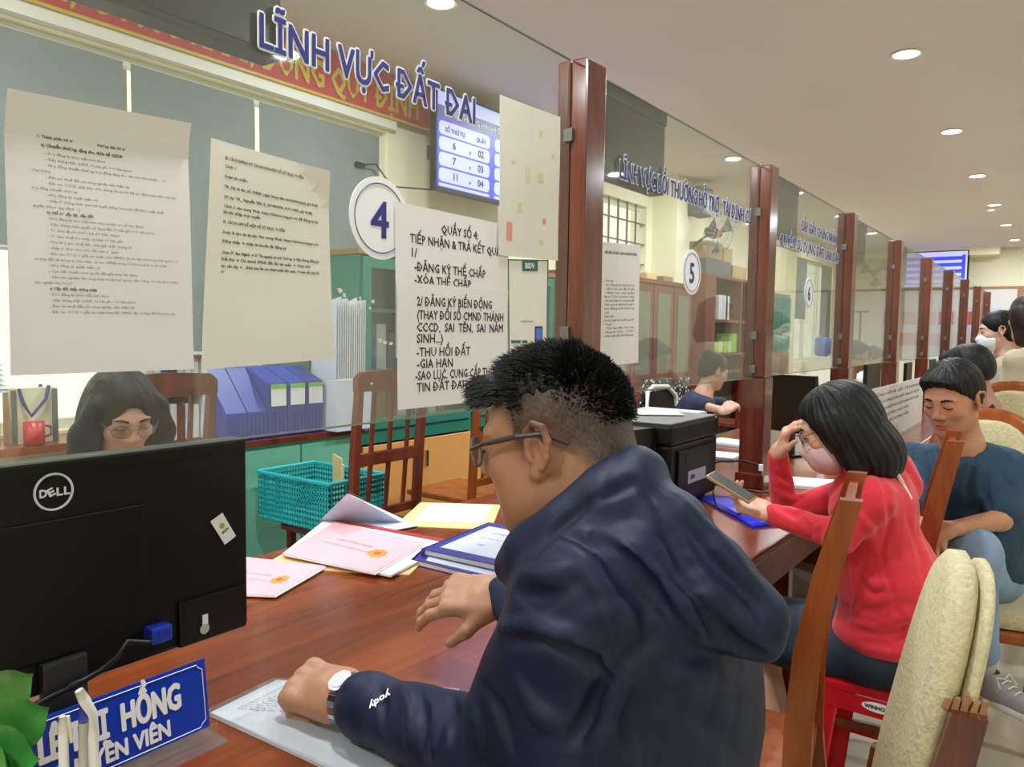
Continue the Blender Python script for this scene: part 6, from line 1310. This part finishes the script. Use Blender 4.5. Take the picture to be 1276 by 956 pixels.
# ================================================================ CUSTOMER SIDE SEATS
# red plastic stool
sx, sy, zt = 2.47, .41, .455
so = thing('stool', 'red plastic stool under the woman in red', 'stool', (sx, sy, 0))
B().bev(sx-.15, sx+.15, sy-.15, sy+.15, zt-.03, zt, .010).build('seat', 'red_plastic', so)
for i, (gx, gy) in enumerate(((-1, -1), (1, -1), (1, 1), (-1, 1))):
    t0, t1 = Vector((sx+gx*.145, sy+gy*.145, zt-.02)), Vector((sx+gx*.185, sy+gy*.185, 0))
    for ax in (0, 1):
        d = Vector((-gx, 0, 0)) if ax == 0 else Vector((0, -gy, 0))
        P0 = [t0, t0+d*.055, t0+d*.055+Vector((-gx*.006, -gy*.006, 0)), t0+Vector((-gx*.006, -gy*.006, 0))]; P1 = [t1, t1+d*.045, t1+d*.045+Vector((-gx*.006, -gy*.006, 0)), t1+Vector((-gx*.006, -gy*.006, 0))]
        B().hexa(P1, P0).build('leg', 'red_plastic', so)
for z, e in ((.40, .150), (.17, .172)):
    hh = .05 if z > .3 else .03
    for g in (-1, 1):
        B().box(sx-e, sx+e, sy+g*e-.004, sy+g*e+.004, z-hh/2, z+hh/2).build('cross_panel', 'red_plastic', so); B().box(sx+g*e-.004, sx+g*e+.004, sy-e, sy+e, z-hh/2, z+hh/2).build('cross_panel', 'red_plastic', so)
yl = sy-.158
pl_ = B().prism([(sx-.158, sy-.02+.045*math.cos(t)*(1 if abs(math.cos(t)) > .01 else 1), .408+.014*math.sin(t)) for t in np.linspace(0, 2*PI, 24, endpoint=False)], (-.002, 0, 0)).build('badge', 'ink_white', so)
link('badge_lettering', text_me('WINHOME', .011, (sx-.1605, sy+.017, .403), xd=(0, -1, 0), ud=(0, 0, 1), bold=.06, width=.072), 'ink', pl_)

# solid wood dining chairs with curved stiles; rz turns the seat's front
def stile_chair(label, loc, rz, ht=1.1, m='chair_wood', w=.44, open_back=False, group=None):
    o = thing('wooden_chair', label, 'chair', loc, rz=rz, group=group)
    # local: seat front is +y, back at y=0
    prof = [(-.10, 0), (-.035, .22), (-.002, .44), (-.002, .60), (-.014, .78), (-.045, .95), (-.086, ht)]
    for g in (-1, 1):
        x0 = g*w/2; P = []
        for (y, z) in prof: P.append((y, z))
        b = B(); n = len(P); wd = [.036, .044, .060, .058, .056, .054, .044]
        for i, (y, z) in enumerate(P): b.v += [(x0-.015, y-wd[i]/2, z), (x0+.015, y-wd[i]/2, z), (x0+.015, y+wd[i]/2, z), (x0-.015, y+wd[i]/2, z)]
        for i in range(n-1):
            for j in range(4): a = i*4+j; c = i*4+(j+1) % 4; b.f.append((a, c, c+4, a+4))
        b.f += [(3, 2, 1, 0), tuple(4*(n-1)+j for j in range(4))]; b.build('back_stile', m, o, local=True)
        B().hexa([(x0-g*.012-.016, .40, 0), (x0-g*.012+.016, .40, 0), (x0-g*.012+.016, .432, 0), (x0-g*.012-.016, .432, 0)], [(x0-g*.012-.021, .39, .43), (x0-g*.012+.021, .39, .43), (x0-g*.012+.021, .436, .43), (x0-g*.012-.021, .436, .43)]).build('front_leg', m, o, local=True)
        B().bev(x0-.012-g*.008, x0+.012-g*.008, .0, .40, .17, .20, .004).build('stretcher', m, o, local=True)
    B().bev(-w/2-.005, w/2+.005, -.02, .46, .43, .462, .008).build('seat', m, o, local=True)
    B().bev(-w/2+.015, w/2-.015, .38, .41, .36, .43, .003).build('front_rail', m, o, local=True)
    def bar(z0, z1, y0, y1, nm): B().hexa([(-w/2+.015, y0-.010, z0), (w/2-.015, y0-.010, z0), (w/2-.015, y0+.010, z0), (-w/2+.015, y0+.010, z0)], [(-w/2+.015, y1-.010, z1), (w/2-.015, y1-.010, z1), (w/2-.015, y1+.010, z1), (-w/2+.015, y1+.010, z1)]).build(nm, m, o, local=True)
    bar(ht-.115, ht-.02, -.058, -.080, 'top_rail'); bar(.56, .60, .0, -.002, 'lower_rail')
    for i in range(3):
        x = -w/4+w/4*i; B().hexa([(x-.025, -.012, .60), (x+.025, -.012, .60), (x+.025, 0, .60), (x-.025, 0, .60)], [(x-.025, -.066, ht-.11), (x+.025, -.066, ht-.11), (x+.025, -.054, ht-.11), (x-.025, -.054, ht-.11)]).build('back_slat', m, o, local=True)
    return o
p = PD(1040, 700, 1.72); stile_chair('empty curved-back wooden chair between the man in navy and the woman in red', (1.845, .470, 0), .175, ht=1.115, w=.36)
stile_chair('curved-back wooden chair whose post rises beside the blue T-shirt', (2.80, .375, 0), .125, ht=1.14, w=.30)
# cream padded chair, nearest on the right: seen along its back
def pad_chair(label, loc, rz, ht=1.0, arch=False, group=None, dx=0, worn=False, w=.22):
    o = thing('padded_chair', label, 'chair', loc, rz=rz, group=group); m = 'chair_wood'
    pass
    def outline(sc_, zt_, zb): return [(w*sc_*math.cos(t) if True else 0, (zb+zt_)/2+(zt_-zb)/2*math.sin(t)) for t in np.linspace(0, 2*PI, 28, endpoint=False)]
    lean = lambda z: -.10*max(0, (z-.45))/.55*1.1
    def slab(sc_, zt_, zb, y0, y1, nm, mm, p=2.6, rnd=.0):
        b = B(); N = 36; L = []
        for t in np.linspace(0, 2*PI, N, endpoint=False):
            c_, s_ = math.cos(t), math.sin(t); L.append((w*sc_*math.copysign(abs(c_)**(2/p), c_), (zb+zt_)/2+(zt_-zb)/2*math.copysign(abs(s_)**(2/p), s_)))
        zc = (zb+zt_)/2
        for (f_, y) in ((.90, y0), (1, y0+(y1-y0)*.25), (1, y0+(y1-y0)*.75), (.90, y1)):
            for (x, z) in L: xx, zz = x*f_, zc+(z-zc)*(1-(1-f_)*.6); b.v.append((xx, y+lean(zz), zz))
        for r_ in range(3):
            for j in range(N): a = r_*N+j; c2 = r_*N+(j+1) % N; b.f.append((a, c2, c2+N, a+N)[::-1])
        b.f.append(tuple(range(N))); b.f.append(tuple(range(3*N, 4*N))[::-1]); return b.build(nm, mm, o, local=True, smooth=True)
    if not worn: slab(1.0, ht, .50, -.012, .026, 'back_frame', m); slab(.80, ht-.045, .555, .02, .065, 'back_pad', 'cream_fabric'); slab(.80, ht-.045, .555, -.030, -.010, 'rear_pad', 'cream_fabric')
    else:
        slab(1.02, ht, .52, .0, .046, 'back_pad', 'cream_fabric', p=2.6); slab(.99, ht-.01, .54, -.026, -.004, 'rear_pad', 'cream_fabric', p=2.6)
        for g in (-1, 1):
            zz = [.44, .60, .76, .90]; rr_ = random.Random(5+g); b = B(); W_ = [.026, .028, .030, .026]
            for z_, w_ in zip(zz, W_): x_ = g*(w*.985); y_ = lean(z_)-.012; b.v += [(x_-.012, y_-w_, z_), (x_+g*.022, y_-w_*.9, z_), (x_+g*.026, y_+w_*.9, z_), (x_-.012, y_+w_, z_)] if g > 0 else [(x_-.026, y_-w_*.9, z_), (x_+.012, y_-w_, z_), (x_+.012, y_+w_, z_), (x_-.026, y_+w_*.9, z_)]
            for q_ in range(3):
                for k_ in range(4): a_ = q_*4+k_; c_ = q_*4+(k_+1) % 4; b.f.append((a_, c_, c_+4, a_+4))
            b.f += [(3, 2, 1, 0), (12, 13, 14, 15)]; st_ = b.build('side_frame', 'glossy_dark', o, local=True)
            x_ = g*w*.985
            for k_ in range(5): zt_ = .90+.010+rr_.random()*.035; y_ = lean(.9)-.035+k_*.012; B().hexa([(x_-.008, y_, .899), (x_+.010, y_, .899), (x_+.010, y_+.010, .899), (x_-.008, y_+.010, .899)], [(x_-.004, y_+.001-.004, zt_), (x_+.006, y_+.001-.004, zt_), (x_+.006, y_+.008-.004, zt_), (x_-.004, y_+.008-.004, zt_)]).build('broken_splinter', 'raw_wood', st_, local=True)
    for g in (-1, 1):
        B().tube([(g*.19, -.09, 0), (g*.195, -.02, .25), (g*.20, .01, .46), (g*.205, -.01, .62)], [.018, .024, .028, .026], 6).build('back_leg', m, o, local=True, smooth=True)
        B().tube([(g*.20, .40, 0), (g*.20, .39, .42)], [.016, .024], 6).build('front_leg', m, o, local=True, smooth=True)
    B().bev(-.235, .235, -.01, .44, .40, .445, .012).build('seat_frame', m, o, local=True)
    B().bev(-.22, .22, .01, .43, .446, .50, .022).build('seat_cushion', 'cream_fabric', o, local=True); return o
mat('cream_fabric', (200, 188, 148), .85, var=.14, vscale=90, bump=.8, bscale=120); wood('glossy_dark', (70, 24, 12), (118, 52, 28), axis=2, rough=.12, scale=6, coat=.8); mat('raw_wood', (150, 104, 66), .8, var=.2, vscale=60)

pad_chair('cream padded wooden chair seen along its worn back, nearest at the lower right', (1.46, .236, 0), .20, ht=1.085, worn=True, w=.19)
pad_chair('cream padded wooden chair that the man in the blue T-shirt sits on', (3.52, .25, 0), PI/2+.15, ht=1.17)
pad_chair('round-shouldered cream padded chair in front of the standing woman in beige', (4.55, .27, 0), -PI/2+.3, ht=1.25)
pad_chair('cream padded chair farther back, partly cut by the right edge', (5.05, -.35, 0), -PI/2+.1, ht=1.20)

def office_chair(label, x, y, m='dark_grey'):
    o = thing('office_chair', label, 'chair', (x, y, .12))
    B().bev(x-.23, x+.23, y-.22, y+.22, .50, .57, .03).build('seat', m, o); B().bev(x-.21, x+.21, y+.23, y+.28, .66, 1.0, .02).build('backrest', m, o)
    B().box(x-.03, x+.03, y+.19, y+.26, .52, .70).build('back_bracket', 'black_plastic', o); B().tube([(x, y, .20), (x, y, .50)], .028, 10).build('gas_column', 'steel', o)
    for k in range(5):
        a_ = 2*PI*k/5+.3; e = (x+.27*math.cos(a_), y+.27*math.sin(a_)); B().tube([(x, y, .21), (e[0], e[1], .175)], [.025, .016], 6).build('base_arm', 'black_plastic', o); B().lathe([(.018, -.012), (.026, -.008), (.026, .008), (.018, .012)], (e[0], e[1], .147), 12, axis=1).build('castor', 'black_plastic', o)
    return o
office_chair('grey office chair of the staff woman behind the nearest screen', *SEATS[0])
